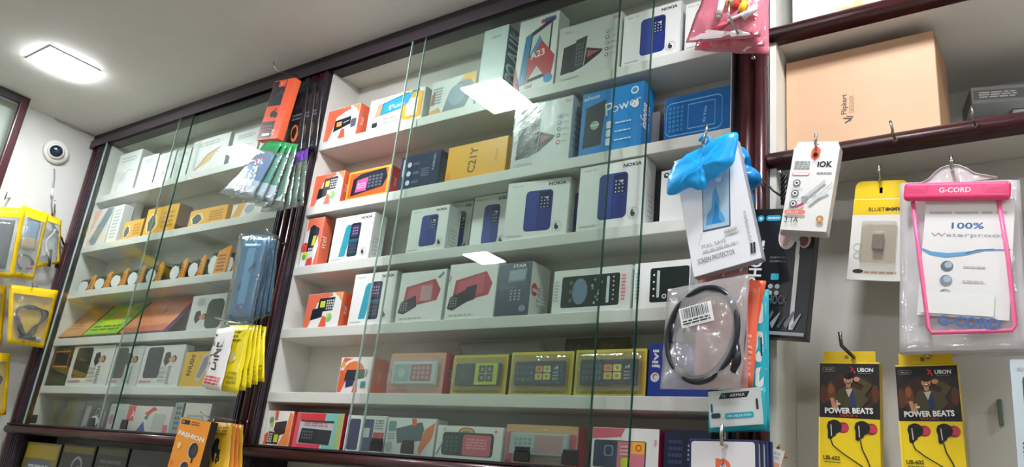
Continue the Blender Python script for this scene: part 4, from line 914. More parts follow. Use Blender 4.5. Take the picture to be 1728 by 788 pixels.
# ---- orange earphone pack and yellow packs at the bottom
FO = M('#f49a1e', .35)
def d(c, r):
    c.rr(.06, .88, .34, .96, .02, INK); c.text('SM', .09, .9, .04, CARD); c.text('FASHION', .06, .68, .085, CARD, rot=-4, w=.86, bold=.03); c.fine(.4, .88, .66, .96, 2, M('#8a4a10', .4), 2)
    for u, v, s_ in ((.66, .46, .15), (.52, .12, .14)):
        c.circ(u, v, s_, M('#d8c8b0', .3)); c.circ(u + .02, v, s_ * .92, INK); c.circ(u + .05, v + .01, s_ * .6, M('#33333a', .3)); c.line([(u + .04, v - s_ * .6), (u + .06, v - s_ * 1.3)], .05, INK)
    c.circ(.2, .5, .06, M('#f8c888', .4)); c.text('fc', .1, .12, .1, REDC, rot=30)
o = hang_box('earphone_pack', 'orange earphone pack with two black earbuds and white lettering, bottom left', 'earphone pack', [(306, 703), (357, 712), (275, 795)], -.15, .02, FO, M('#2c2622', .4), d)
def d(c, k=0):
    c.ell(.5, .62, .16, .16, INK); c.ell(.48, .56, .08, .12, M('#e6b42c', .35)); c.poly([(.56, .66), (.68, .5), (.62, .36), (.54, .5)], INK); c.circ(.3, .3, .05, INK); c.circ(.6, .3, .06, M('#4a7a3c', .4)); c.fine(.15, .82, .85, .95, 3, M('#8a6a14', .4), 3); c.fine(.1, .05, .9, .2, 3, M('#8a6a14', .4), 4)
for k in range(5):
    y = -.121 + .0165 * k
    pouch('earphone_pack', ('dark edged pack directly behind the orange earphone pack', 'yellow pack with a black cable print behind the orange earphone pack', 'orange yellow pack in the middle of the bottom stack', 'fourth pack of the bottom stack, orange edged', 'rearmost pack of the bottom stack beside the post')[k], 'earphone pack', 'yellow earphone packs by the sill',
          q4((y + .01, y + .01, y, y), *([(351, 708), (364, 706), (345, 830), (300, 830)] if k == 0 else [(350 + 9 * k, 711 + k), (386 + 6 * k, 713 + k), (372 + 9 * k, 840), (322 + 10 * k, 840)])), .012, M('#241f22', .35) if k == 0 else M(('#e6b42c', '#e6b42c', '#ea9a34', '#e88a30', '#e6b42c')[k], .35), None, d if k in (1, 2, 3, 4) else None, 6, 10, .0018, seed=40 + k)
hook([W(418, 712, -.02), W(380, 706, -.1), W(350, 703, -.15), W(338, 694, -.165)], 'wire hook carrying the orange earphone pack at the sill', .0018)
# ---- pouches on the left wall
YZ = M('#e6be12', .3)
def yband(lo=.06, top=.86):
    return lambda u, v: YZ if (u < lo + .04 or u > .92 - lo * .3 or v < .09 or v > top) else None
spec = [([(-60, 345), (44, 352), (22, 470), (-80, 460)], .12, 'yellow edged pouch with a dark grey case cut by the picture edge, upper left', '#4a5056', 'grey'),
        ([(38, 346), (82, 362), (56, 472), (14, 466)], .085, 'yellow edged pouch with a blue and tan item, upper hook on the left wall', '#5a7a90', 'blue'),
        ([(72, 356), (104, 372), (100, 444), (60, 452)], .05, 'clear pouch with yellow strip hanging nearest the corner on the left wall', '#8a8c8a', 'clear'),
        ([(-70, 478), (12, 482), (2, 580), (-90, 590)], .05, 'yellow pouch cut by the picture edge, lower row on the left wall', '#2e2c24', 'edge'),
        ([(-60, 592), (18, 596), (10, 700), (-80, 705)], .05, 'dark pouch with a yellow edge cut by the picture edge, lowest on the left wall', '#26262a', 'edge'),
        ([(16, 480), (99, 490), (75, 588), (12, 578)], .1, 'yellow zip pouch with coiled dark earphones on the left wall', '#33343c', 'coil')]
for i, (pp, off, lb, cc, kind) in enumerate(spec):
    Q = qx(XL + off, *pp); f = lambda u, v, Q=Q: (Q[3] * (1 - u) + Q[2] * u) * (1 - v) + (Q[0] * (1 - u) + Q[1] * u) * v
    o = pouch('zip_pouch', lb, 'pouch', 'yellow zip pouches on the left wall', Q, .018, ZIP, yband(), lambda c, i=i: (c.line([(.04, .93), (.96, .93)], .012, M('#f8e46a', .3)), c.fine(.2, .03, .7, .07, 1, M('#8a6a10', .4), i)), 12, 14, .002, seed=60 + i, back=(M('#d9b012', .4) if i in (3, 4, 5) else None))
    mb = MB(); P0 = f(.5, .45); ux = (Q[1] - Q[0]); uz = (Q[0] - Q[3])
    if kind in ('coil', 'edge'):
        for t_ in range(3):
            pts = []
            for q in range(26):
                a = q / 26 * 2 * math.pi; rr = .24 + .05 * math.sin(3 * a + t_)
                pts.append(P0 + ux * ((rr + .03 * t_) * math.cos(a) + .03 * t_ * math.sin(2 * a)) + uz * ((rr) * math.sin(a + .2 * t_)) + Vector((.004 * (t_ - 1), 0, 0)))
            mb.tube(pts, .0035, M('#23242b', .3), 6, True)
        mb.tube([P0 - uz * .3 - ux * .2, P0 - uz * .33 + ux * .12], .007, M('#3a3c46', .3)); mb.tube([P0 - uz * .32 + ux * .05, P0 - uz * .34 + ux * .22], .0065, M('#d8d8d6', .3)); mb.tube([P0 + ux * -.22 + uz * .1, P0 + ux * -.2 - uz * .1], .004, M('#a8464a', .3))
        mb.build('coiled_earphones', o, None, o.location)
    elif kind == 'grey':
        p_ = pouch('grey_case', None, None, None, [f(.14, .82), f(.86, .82), f(.84, .12), f(.14, .12)], .008, M('#51575c', .35), None, lambda c: c.fine(.5, .9, .9, .98, 1, CARD, 1), 6, 8, .001, parent=o)
    elif kind == 'blue':
        p_ = pouch('adapter', None, None, None, [f(.3, .84), f(.78, .86), f(.8, .42), f(.22, .42)], .012, M('#6f8a9c', .3), lambda u, v: M('#b49a78', .4) if v < .35 else None, None, 6, 8, .002, parent=o)
        mb.tube([P0 + ux * .3 * math.cos(a * .5) + uz * (-.22 + .1 * math.sin(a * .5)) for a in range(10)], .005, M('#2b2c30', .3)); mb.tube([P0 - uz * .28 + ux * .1, P0 - uz * .26 + ux * .3], .006, M('#a05a9c', .3)); mb.build('cable', o, None, o.location)
    else:
        mb.tube([P0 + ux * (.2 * math.cos(a * .7)) + uz * (-.35 + a * .07) for a in range(10)], .004, M('#c8cac8', .3)); mb.tube([P0 + ux * .1 - uz * .4, P0 + ux * .1 - uz * .1], .006, M('#3c3e40', .3)); mb.build('cable', o, None, o.location)
hook([WX(16, 334, XL + .004), WX(12, 334, XL + .06), WX(8, 336, XL + .12), WX(13, 322, XL + .13)], 'wire hook carrying the grey case pouch on the left wall', .002)
hook([WX(90, 372, XL + .004), WX(92, 362, XL + .05), WX(92, 352, XL + .08), WX(93, 338, XL + .085)], 'wire hook on the left wall below the dome camera', .003)
hook([WX(62, 484, XL + .004), WX(58, 484, XL + .06), WX(54, 485, XL + .11), WX(54, 474, XL + .12)], 'wire hook carrying the yellow coiled earphone pouch', .002)
# dark straps hanging beside the upper pouches
mb = MB(); pts = [WX(88, 360, XL + .02), WX(91, 385, XL + .03), WX(98, 405, XL + .03), WX(100, 425, XL + .028), WX(95, 452, XL + .03)]
mb.tube(pts, lambda t: .0035 + .003 * t, M('#2c2c2e', .4)); mb.tube([WX(91, 382, XL + .03), WX(104, 402, XL + .025), WX(108, 414, XL + .02)], .0035, M('#2c2c2e', .4)); tag(mb.build('strap', None, None, pts[0]), 'forked dark strap dangling in the corner of the left wall', 'strap')
# ================================================================ right: screen protector box, blue packet
def d(c, r):
    c.poly([(.25, .33), (.42, .9), (.86, .9), (.66, .31)], M('#4a5866', .3)); c.poly([(.265, .345), (.43, .89), (.84, .89), (.645, .325)], M('#a9c6da', .25)); c.poly([(.31, .375), (.36, .46), (.44, .5), (.5, .62), (.56, .66), (.58, .56), (.55, .47), (.6, .4), (.6, .36)], M('#5aa0d4', .25)); c.poly([(.4, .375), (.46, .45), (.52, .56), (.54, .48), (.52, .4), (.56, .36)], M('#2f86cc', .25)); c.ell(.62, .72, .05, .03, M('#e6edf0', .3)); c.poly([(.44, .74), (.52, .89), (.78, .89), (.7, .72)], M('#c8d4da', .3))
    c.text('FULL SAVE', .2, .2, .03, GRY, rot=0, w=.36); c.fine(.2, .155, .72, .19, 1, LGR, 4); c.text('SCREEN PROTECTOR', .1, .09, .04, M('#55585e', .5), w=.55); c.fine(.56, .24, .76, .3, 2, LGR, 3); c.text('9H', .62, .24, .02, GRY); c.fine(.88, .1, .92, .4, 9, LGR, 5); c.line([(.88, .06), (.9, .13)], .016, INK); c.line([(.92, .06), (.94, .13)], .016, INK); c.line([(.16, .24), (.24, .32)], .005, LGR)
o = hang_box('screen_protector_box', 'white screen protector box hanging askew under the bright blue packet', 'screen protector box', [(1137, 272), (1243, 233), (1107, 487)], -.12, .018, M('#e4e4e8', .35), M('#9c9ca2', .4), d)
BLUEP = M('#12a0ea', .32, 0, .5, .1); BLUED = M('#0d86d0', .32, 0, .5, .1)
def puffy(name, label, cat, outline, y, T, mat, tilt=0, parent=None, creases=0):
    """crumpled puffy film: rings of the outline drawn in towards its middle and pushed out"""
    P = [W(px, py, y) for px, py in outline]; n = len(P); Q = []
    for i in range(n):
        for k in range(3):
            t = k / 3; p0, p1, p2, p3 = P[i - 1], P[i], P[(i + 1) % n], P[(i + 2) % n]
            Q.append(.5 * ((2 * p1) + (p2 - p0) * t + (2 * p0 - 5 * p1 + 4 * p2 - p3) * t * t + (3 * p1 - p0 - 3 * p2 + p3) * t ** 3))
    c = sum(Q, Vector()) / len(Q); mb = MB(); bm = mb.bm; k = mb.mi(mat); N = len(Q)
    prevF = prevB = None
    S = (1, .93, .8, .64, .46, .28, .12)
    for s in S:
        h = T * .5 * (1 - s ** 4) ** .5
        F_, B_ = [], []
        for i, p in enumerate(Q):
            b = c + (p - c) * s; w = noise.noise(b * 34) * T * .55 * (1 - s * .7) + abs(noise.noise(b * 75)) * T * .3 * (s < .97) + noise.noise(b * 160) * T * .08
            F_.append(bm.verts.new((b.x, b.y - h - (w if s < 1 else 0), b.z))); B_.append(bm.verts.new((b.x, b.y + h + .0004, b.z)))
        if prevF:
            for i in range(N):
                for A, C, fl in ((prevF, F_, 0), (prevB, B_, 1)):
                    q = [A[i], A[(i + 1) % N], C[(i + 1) % N], C[i]]; f = bm.faces.new(q[::-1] if fl else q); f.material_index = k; f.smooth = True
        else:
            for i in range(N): f = bm.faces.new([F_[i], B_[i], B_[(i + 1) % N], F_[(i + 1) % N]]); f.material_index = k
        prevF, prevB = F_, B_
    for R_ in (prevF, prevB): f = bm.faces.new(R_); f.material_index = k; f.smooth = True
    o = mb.build(name, parent, None, c)
    if parent is None: tag(o, label, cat)
    return o
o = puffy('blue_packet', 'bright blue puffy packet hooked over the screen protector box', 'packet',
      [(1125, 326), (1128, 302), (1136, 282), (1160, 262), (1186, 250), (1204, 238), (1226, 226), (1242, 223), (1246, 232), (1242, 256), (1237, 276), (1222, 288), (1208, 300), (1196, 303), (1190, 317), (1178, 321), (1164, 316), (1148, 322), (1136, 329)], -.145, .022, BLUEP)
mb = MB()
for dx in (0, .004): mb.tube([W(1180, 238, -.145) + Vector((dx, 0, 0)), W(1188, 228, -.147), W(1197, 232, -.145), W(1194, 244, -.147)], .003, BLUEP)
mb.build('packet_loop', o, None, o.location)
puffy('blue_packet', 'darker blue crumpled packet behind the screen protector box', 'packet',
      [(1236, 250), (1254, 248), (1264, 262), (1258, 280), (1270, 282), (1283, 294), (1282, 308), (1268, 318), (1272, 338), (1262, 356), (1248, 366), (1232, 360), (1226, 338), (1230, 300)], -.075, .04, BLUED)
hook([W(1205, 250, -.02), W(1190, 250, -.1), W(1186, 240, -.16), W(1191, 226, -.165), W(1193, 210, -.165)], 'steel hook rising above the bright blue packet', .0025)
# ---- data cable in a clear bag, packs behind it
Q = q4(-.13, (1127, 488), (1266, 462), (1250, 658), (1114, 657))
f = lambda u, v: (Q[3] * (1 - u) + Q[2] * u) * (1 - v) + (Q[0] * (1 - u) + Q[1] * u) * v
o = pouch('cable_bag', 'clear bag with a coiled black cable and barcode label', 'cable bag', None, Q, .02, clear('#f3f0f0', .12, .12, 1.0, .24, 1, 35), None, None, 12, 14, .003, seed=80)
mb = MB()
for k in range(3):
    pts = []
    for i in range(44):
        a = i / 44 * 2 * math.pi; pts.append(f(.485 + (.43 - .025 * k) * math.cos(a), .5 + (.435 - .022 * k) * math.sin(a + .06 * k)) + Vector((0, .004 * (k - 1), 0)))
    mb.tube(pts, .0048, M('#1c1e26', .3), 8, True)
mb.build('coiled_cable', o, None, o.location)
mb = MB(); mb.tube([f(.9, .4), f(.93, .26), f(.9, .14)], .007, M('#1c1e26', .3)); mb.tube([f(.1, .66), f(.12, .44)], .0052, M('#30323c', .3)); mb.tube([f(.1, .36), f(.13, .3)], .0055, CARDG); mb.build('cable_plug', o, None, o.location)
mt = slab_mtx(f(.46, .58), f(.72, .62) - f(.2, .56), f(.5, .9) - f(.5, .5))
mb = MB(); w_, h_ = (f(.78, .6) - f(.22, .6)).length * .72, (f(.5, .78) - f(.5, .6)).length * 1.05
mb.box((-w_ / 2, -.0128, 0), (w_ / 2, -.0122, h_), CARD, .0002); c = Canvas(mb, lambda u, v, l: ((u - .5) * w_, -.0128 - l, v * h_), w_, h_)
rnd = random.Random(4); u = .06
while u < .92:
    s_ = rnd.choice((.012, .02, .03)); c.quad(u, .42, u + s_, .94, INK); u += s_ + rnd.choice((.015, .025, .035))
c.fine(.08, .08, .92, .34, 2, INK, 4)
l_ = mb.build('barcode_label', o); l_.matrix_basis = Matrix.Translation(-o.location) @ mt; tag(l_, 'white barcode label')
for k in range(3):
    y = -.097 + .007 * k
    pouch('cable_pouch', ('clear pink pouch right behind the coiled black cable bag', 'orange red pouch edge behind the cable bag', 'orange strip pouch rearmost behind the cable bag')[k], 'pouch', 'red pouches behind the cable bag',
          q4(y, (1180 + 4 * k, (452, 446, 470)[k]), ((1262, 1284, 1293)[k], (424, 478, 474)[k]), ((1262, 1270, 1276)[k], (656, 655, 560)[k]), (1170 + 4 * k, (655, 652, 560)[k])), .004,
          (clear('#f0c4c0', .1, .1, .9, .4), M('#f0694a', .35), M('#f2602c', .35))[k], None, (lambda c, k=k: (c.ell(.93, .45, .04, .2, M('#2c3a5c', .3)), c.quad(.5, .86, .9, .96, M('#f4e4e0', .3))) if k == 0 else c.fine(.84, .1, .95, .5, 8, M('#f8b8a0', .4), k)), 8, 10, .0008, seed=84 + k)
# teal adapter packs
TL_ = M('#12a3b4', .35)
def dteal(c):
    c.rr(.06, .06, .94, .94, .08, M('#cfd4d2', .35)); c.poly([(.2, .76), (.26, .92), (.8, .92), (.74, .76)], INK); c.text('AIRMAX', .42, .8, .08, CARD, w=.28); c.text('N', .27, .79, .1, M('#7ac4d0', .4)); c.rr(.3, .2, .84, .36, .05, TL_); c.text('USB CABLE & CORD', .34, .25, .06, CARD, w=.46); c.rr(.04, .24, .22, .38, .05, M('#1c3a52', .3)); c.rr(.9, .4, .94, .7, .03, INK); c.rr(.04, .4, .08, .64, .03, M('#1d4c50', .4))
o = pouch('adapter_pack', 'teal adapter pack with white label hanging below the cable bag', 'adapter pack', 'teal adapter packs', q4(-.09, (1196, 662), (1292, 653), (1294, 724), (1196, 730)), .01, TL_, None, None, 8, 8, .0012, seed=90)
mb = MB(); Qt = q4(-.0972, (1199, 661), (1290, 653.5), (1289, 716), (1199, 722)); mtx_, w_, h_ = slab_mtx((Qt[2] + Qt[3]) / 2, Qt[2] - Qt[3], Qt[0] - Qt[3]), (Qt[2] - Qt[3]).length, (Qt[0] - Qt[3]).length
mb.box((-w_ / 2, -.0014, 0), (w_ / 2, .0006, h_), M('#c9cfcd', .35), .0004); c = Canvas(mb, lambda u, v, l: ((u - .5) * w_, -.0014 - l, v * h_), w_, h_); dteal(c); l_ = mb.build('front_label', o); l_.matrix_basis = Matrix.Translation(-o.location) @ mtx_
for k in range(2):
    pouch('adapter_pack', ('tall teal pack behind the white labelled one', 'rearmost teal pack edge beside the peg panel')[k], 'adapter pack', 'teal adapter packs', q4(-.078 + .014 * k, (1215, 500 - 4 * k), (1292 + 5 * k, 492 - 4 * k), (1293 + 6 * k, 726 + 2 * k), (1215, 730)), .008, TL_, None,
          lambda c, k=k: (c.rr(.8, .3, .96, .44, .02, M('#d8dedc', .35)), c.rr(.8, .48, .95, .7, .02, M('#d8dedc', .35)), c.rr(.9, .52, .93, .66, .008, INK), c.rr(.82, .76, .95, .92, .02, M('#d8dedc', .35)), c.rr(.82, .1, .95, .24, .02, M('#e8eceb', .35))), 8, 10, .0012, seed=92 + k)
# white card packs with the orange letter
for k in range(4):
    def d(c, r, k=k):
        if k == 0:
            c.rr(.015, .02, .985, .985, .05, NAVY); c.rr(.035, .03, .965, .965, .045, M('#e4dfe2', .35)); c.ring(.5, .6, .02, .01, GRY)
            OR = M('#ea6a3c', .35); c.rr(.4, .38, .62, .72, .13, OR); c.rr(.46, .44, .56, .66, .08, M('#e4dfe2', .35)); c.quad(.4, .3, .46, .72, OR); c.line([(.52, .5), (.52, .58)], .03, OR)
        else: c.rr(.03, .03, .97, .97, .05, M('#d8d4da', .35) if k != 3 else NAVY)
    hang_box('card_pack', ('white card pack with an orange letter on a hook at the bottom', 'navy edged pack second in the stack with the orange letter', 'navy edged pack third in the stack with the orange letter', 'rearmost navy pack of the stack by the peg panel')[k], 'card pack',
             [(1163 + 9 * k, 740 + 1.2 * k), (1278 + 8 * k, 742 + k), (1161 + 9 * k, 856)], -.1 + .016 * k, .007, NAVY, NAVY, d, 'white and navy card packs')
hook([W(1240, 752, -.02), W(1226, 752, -.1), W(1218, 750, -.125), W(1217, 732, -.128), W(1219, 716, -.128)], 'steel hook over the card pack with the orange letter', .0026)
# ---- pink packets at the top
PK = clear('#e890a4', .1, .12, .8, .5); PKR = M('#e2566a', .35)
specs = [([(1205, -60), (1292, -60), (1283, 62), (1157, 72)], -.15), ([(1212, -60), (1294, -60), (1290, 78), (1172, 84)], -.12), ([(1222, -60), (1296, -60), (1298, 92), (1186, 86)], -.09)]
for k, (pp, y) in enumerate(specs):
    def d(c, k=k):
        if k == 0:
            c.poly([(.4, .1), (.6, .3), (.96, .36), (.97, .2)], M('#d63a4a', .35)); c.poly([(.02, .02), (.3, .12), (.6, .08), (.97, .18), (.97, .03)], M('#efe0e2', .35)); c.poly([(.3, .12), (.5, .2), (.6, .17), (.42, .1)], PKR)
            c.poly([(.05, .04), (.25, .1), (.35, .06)], REDC); c.fine(.1, .035, .9, .06, 1, REDC, 3)
        else: c.poly([(.02, .02), (.98, .02), (.98, .1), (.02, .08)], PKR); c.poly([(.6, .02), (.8, .14), (.97, .1), (.97, .02)], M('#f0e4e6', .35))
    o = pouch('cable_packet', ('pink see-through packet of white and yellow plugs at the top, frontmost', 'pink packet second in the bundle above the maroon post', 'pink packet rearmost in the bundle above the maroon post')[k], 'packet', 'pink cable packets', q4(y, *pp), .02, PK, None, d, 10, 14, .003, seed=95 + k)
    if k == 0:
        mb = MB(); g = lambda px, py, dy=-.165: W(px, py, dy)
        for (a, b, m_, r_) in (((1219, 0), (1213, 26), '#d8d2d2', .006), ((1214, 22), (1212, 31), '#b8b2b2', .0045), ((1253, 30), (1276, 12), '#dcd8d8', .006), ((1262, -14), (1234, 6), '#d8d2d2', .006), ((1231, 10), (1233, -8), '#e8b41c', .006), ((1250, 20), (1258, 2), '#e8b41c', .006), ((1228, 36), (1256, 22), '#d9d4d4', .003), ((1246, -10), (1240, 14), '#d84a3a', .006)):
            mb.tube([g(*a), g((a[0] + b[0]) / 2, (a[1] + b[1]) / 2), g(*b)], r_, M(m_, .3))
        mb.build('cable_plugs', o, None, o.location)
hook([W(1272, 98, -.02), W(1252, 66, -.13), W(1238, 44, -.18), W(1230, 24, -.19), W(1230, 2, -.19)], 'long curved wire hook through the pink packets', .0022)
# ================================================================ right: shelves and peg panel goods
def d(c, r):
    c.text('Flipkart', .43, .38, .055, M('#4a3a30', .6), rot=88, w=.19, bold=.02); c.text('DESIGNER', .47, .385, .038, M('#8a6a54', .6), rot=88, w=.16); c.line([(.41, .3), (.45, .33), (.4, .345)], .012, M('#4a3a30', .6)); c.line([(.44, .31), (.46, .345), (.42, .36)], .01, M('#6a5444', .6))
mt, w, h = on_shelf(ZL + .0127, 1326.5, 1583, 107, .05, .05)
carton('cardboard_box', 'large plain brown cardboard box with small sideways lettering on the open shelf', 'box', None, mt, w, min(h, ZU - .0127 - ZL - .0127 - .001), .13, M('#cda583', .6), M('#b58d6a', .6), d, .002)
mt, w, h = on_shelf(ZU + .0127, 1337, 1492, -40, .03, .03)
carton('appliance_box', 'white box with a golden ribbon print on the top open shelf', 'box', None, mt, w, .2, .12, M('#e9e8ea', .4), CARDG, lambda c, r: (c.poly([(.5, .02), (.55, .14), (.8, .2), (.95, .1), (.7, .06)], M('#dcc9a0', .4)), c.poly([(.66, .02), (.68, .2), (.76, .2), (.72, .02)], M('#cfae62', .4)), c.line([(.5, .16), (.98, .12)], .02, M('#cfae62', .4))))
mt, w, h = on_shelf(ZL + .0127, 1661, 1850, 118, .2, .26)
def d(c, r): c.poly([(.02, .2), (.4, .2), (.4, .8), (.02, .8)], M('#77797c', .4)); c.fine(.06, .3, .34, .7, 3, CARDG, 2); c.rr(.44, .15, .97, .85, .1, M('#c9cbcc', .4)); c.fine(.5, .3, .9, .7, 3, M('#8a8c90', .4), 3)
mtb = slab_mtx(W(1755, 168, .2), (1, .28, 0), (0, 0, 1))
o = carton('accessory_box', 'flat grey box with pale lettered end at the right edge of the open shelf', 'box', None, mtb, .21, .033, .09, M('#9a9c9e', .35), M('#8a8c8e', .4), d)
# it leans on a second flat carton below it
zb_ = ZL + .0127 + .0003
hh = mtb[2][3] - zb_ - .0005
o2 = carton('accessory_box', 'white carton standing under the flat grey box on the open shelf', 'box', None, slab_mtx((mtb[0][3] + .04, .242, zb_), (1, .28, 0), (0, 0, 1)), .17, hh, .05, M('#e2e4e6', .4), CARDG, None)
# hooks on the rails
zr = lambda px, py: W(px, py, -.018)
def rail_hook(px, py, label, lean=0):
    hook([zr(px + 3, py), W(px - 2, py - 10, -.05), W(px + lean * .3, py - 16, -.055), W(px + lean, py - 32, -.056)], label, .0022, BRASS)
rail_hook(1508, 236, 'empty bent wire hook on the lower rail in front of the brown box', -6)
rail_hook(1643, 212, 'empty bent wire hook on the lower rail near the flat grey box', -3)
# white cable boxes
def dik(c, r):
    c.rr(.4, .84, .6, 1.0 - .005, .05, M('#f06a4c', .35)); c.circ(.5, .9, .032, M('#7a4a38', .3)); c.circ(.5, .9, .018, BLK)
    c.text('iOK', .58, .75, .075, INK, w=.32, bold=.04); c.fine(.08, .72, .42, .83, 4, GRY, 2); c.fine(.6, .66, .92, .7, 1, GRY, 3); c.rr(.06, .65, .44, .69, .02, M('#ef8a78', .4)); c.rr(.075, .656, .425, .684, .015, CARD)
    for i in range(3):
        c.circ(.2, .56 - .125 * i, .042, M('#6c7074', .4)); c.circ(.2, .56 - .125 * i, .028, CARD); c.circ(.2, .56 - .125 * i, .014, INK); c.fine(.1, .49 - .125 * i, .34, .505 - .125 * i, 1, LGR, i)
    c.line([(.52, .46), (.68, .4), (.86, .5), (.96, .56)], .012, LGR); c.line([(.45, .4), (.62, .48), (.8, .58)], .035, M('#c4c8cc', .35)); c.line([(.56, .32), (.72, .4), (.9, .46)], .035, M('#d0d4d8', .35)); c.rr(.36, .36, .5, .4, .01, M('#9a9ea4', .35)); c.line([(.28, .27), (.42, .31)], .03, M('#b04a6a', .4))
    c.rr(.05, .19, .5, .235, .02, M('#ef7a68', .4)); c.text('DK-130', .1, .197, .028, CARD); c.text('3.1A', .08, .09, .065, INK, w=.3); c.circ(.83, .14, .04, M('#c8883c', .4)); c.text('e', .8, .12, .035, CARD)
def hang_card(name, label, cat, q, y, D, front, side, deco, tabh=.0, group=None, tabm=None, tabw=.6):
    mt, w, h = sized(q, y); o = carton(name, label, cat, group, mt, w, h, D, front, side, deco)
    if tabh:
        mb = MB(); n = 8
        pr = [(-w * tabw / 2, -.001)] + [(-w * tabw / 2 + tabh * .35 * (1 - math.cos(a * math.pi / 2 / n)), tabh - tabh * .35 * (1 - math.sin(a * math.pi / 2 / n))) for a in range(n + 1)]
        pr = pr + [(-x, z) for x, z in pr[::-1]]
        A = [(x, .0004, h + z) for x, z in pr]; Bq = [(x, .0018, h + z) for x, z in pr]
        k = tabm or front; mb.face(A, k); mb.face(Bq[::-1], k)
        for i in range(len(pr)): j = (i + 1) % len(pr); mb.face([A[j], A[i], Bq[i], Bq[j]], k)
        c = Canvas(mb, lambda u, v, l: ((u - .5) * w, .0004 - l, h + v * tabh), w, tabh); c.rr(.47, .3, .53, .62, .15, M('#6a6458', .5))
        mb.build('hang_tab', o)
    return o
for k in range(3):
    hang_card('cable_box', ('white cable box with an orange hang hole on the lower maroon rail', 'second white cable box behind the one with the orange hang hole', 'rearmost white cable box behind the one with the orange hang hole')[k], 'cable box',
              [(1340.5 - .5 * k, 248 + k * 2), (1418 + k * .8, 247 + k * 2), (1336 + k * 1.2, 389 + k * 3)], -.105 + .013 * k, .0115, M('#e9e6e2', .4), M('#c9c5c0', .4), dik if k == 0 else None, .009, 'white cable boxes', M('#e9e6e2', .4), .9)
hook([zr(1382, 262), W(1378, 252, -.09), W(1376, 242, -.118), W(1377, 226, -.12)], 'steel hook through the orange hang hole of the white cable box', .0024)
# black earphone box
def d(c, r):
    c.text('EARPHONE', .27, .22, .1, CARD, rot=90, w=.52, bold=.03); c.circ(.17, .92, .026, M('#2cb0d8', .3)); c.circ(.17, .92, .012, CARD); c.rr(.25, .9, .48, .945, .022, M('#2cb0d8', .3)); c.fine(.28, .91, .46, .935, 1, CARD, 2)
    c.ell(.6, .77, .13, .1, M('#ece4e2', .3)); c.ell(.57, .76, .08, .065, M('#e6c0bc', .35)); c.rr(.66, .73, .86, .82, .03, M('#d9d6d6', .3)); c.ell(.86, .74, .09, .06, M('#d2a8a4', .35)); c.ell(.85, .74, .065, .045, M('#6a5454', .4))
    c.rr(.745, .6, .8, .74, .015, M('#e6e4e2', .3)); c.line([(.78, .62), (.785, .07)], .03, M('#e2e0de', .3)); c.fine(.38, .56, .62, .62, 2, M('#5a5e66', .4), 3)
    c.rr(.42, .43, .54, .48, .01, M('#3cb8d4', .35))
    for i in range(4): c.circ(.43 + .1 * (i % 2), .38 - .05 * (i // 2), .018, M('#a8acb4', .4))
    c.text('SHOCK', .36, .24, .075, M('#3a3e48', .5), w=.34, bold=.04); c.text('SHOCK', .365, .245, .07, M('#6a6e78', .5), w=.33)
    for i in range(5): c.poly([(.38 + .1 * i, .08 + .02 * (i % 2)), (.5 + .1 * i, .2 - .02 * (i % 3)), (.52 + .1 * i, .18), (.42 + .1 * i, .06)], M(('#6c7078', '#9ca0a8', '#4a4e56')[i % 3], .3))
    c.quad(.02, .015, .98, .04, M('#9a9ca0', .35))
hang_box('earphone_box', 'tall black box showing a white earphone, below the lower maroon rail', 'earphone box', [(1268, 353), (1380, 350), (1268, 566)], -.047, .025, M('#1d1f24', .3), M('#15161a', .3), d)
mb = MB()
for k in range(4):
    mb.tube([W(1323, 290, -.03), ] + [W(1323 + 4 * math.sin(i * .9 + k * 1.57), 296 + i * 4.5, -.03 + .004 * math.cos(i * .9 + k * 1.57)) for i in range(12)], .0022, M('#1a1a1e', .4), 6)
mb.tube([W(1320, 332, -.03), W(1305, 322, -.028), W(1290, 306, -.024), W(1280, 300, -.02)], .0018, M('#1a1a1e', .4), 6)
tag(mb.build('braided_cable', None, None, W(1323, 300, -.03)), 'twisted black cable hanging above the black earphone box', 'cable')
hook([W(1346, 318, YP - .001), W(1330, 306, .03), W(1318, 296, -.03), W(1316, 288, -.034)], 'steel hook above the tall black earphone box', .0024)
# bluetooth dongle blister
def d(c, r):
    c.quad(.01, .8, .99, .99, M('#efc814', .35)); c.text('BLUETOOTH', .3, .84, .05, M('#4a4410', .4), w=.62, bold=.02); c.fine(.62, .84, .95, .89, 1, M('#4a4410', .4), 2)
    c.ell(.2, .11, .1, .025, INK); c.fine(.32, .08, .9, .12, 1, M('#c8a080', .4), 3); c.ring(.16, .4, .05, .01, LGR); c.ring(.16, .3, .04, .01, LGR)
o = hang_card('dongle_pack', 'blister pack with a tiny usb dongle and yellow top', 'blister pack', [(1441, 336), (1532, 334), (1447, 473)], .02, .003, M('#e6e2dc', .4), M('#d8d4cc', .4), d, .032, None, M('#efc814', .35), .98)
mt, w, h = sized([(1441, 336), (1532, 334), (1447, 473)], .02)
mb = MB(); mb.box((-w * .28, -.012, h * .2), (w * .36, -.0008, h * .7), clear('#f6f3ee', .1, .08, .3, .06), .004, 3); mb.build('blister', o)
mb = MB(); mb.box((-w * .06, -.01, h * .36), (w * .14, -.003, h * .54), M('#8a7c74', .35), .001); mb.box((-w * .05, -.0095, h * .54), (w * .13, -.0035, h * .57), M('#d8d0c8', .3, .6), .0005); mb.build('usb_dongle', o)
hook([W(1484, 322, YP - .001), W(1483, 312, .05), W(1484, 300, .01), W(1483, 278, .005)], 'steel hook holding the blister pack with the yellow top', .0024)
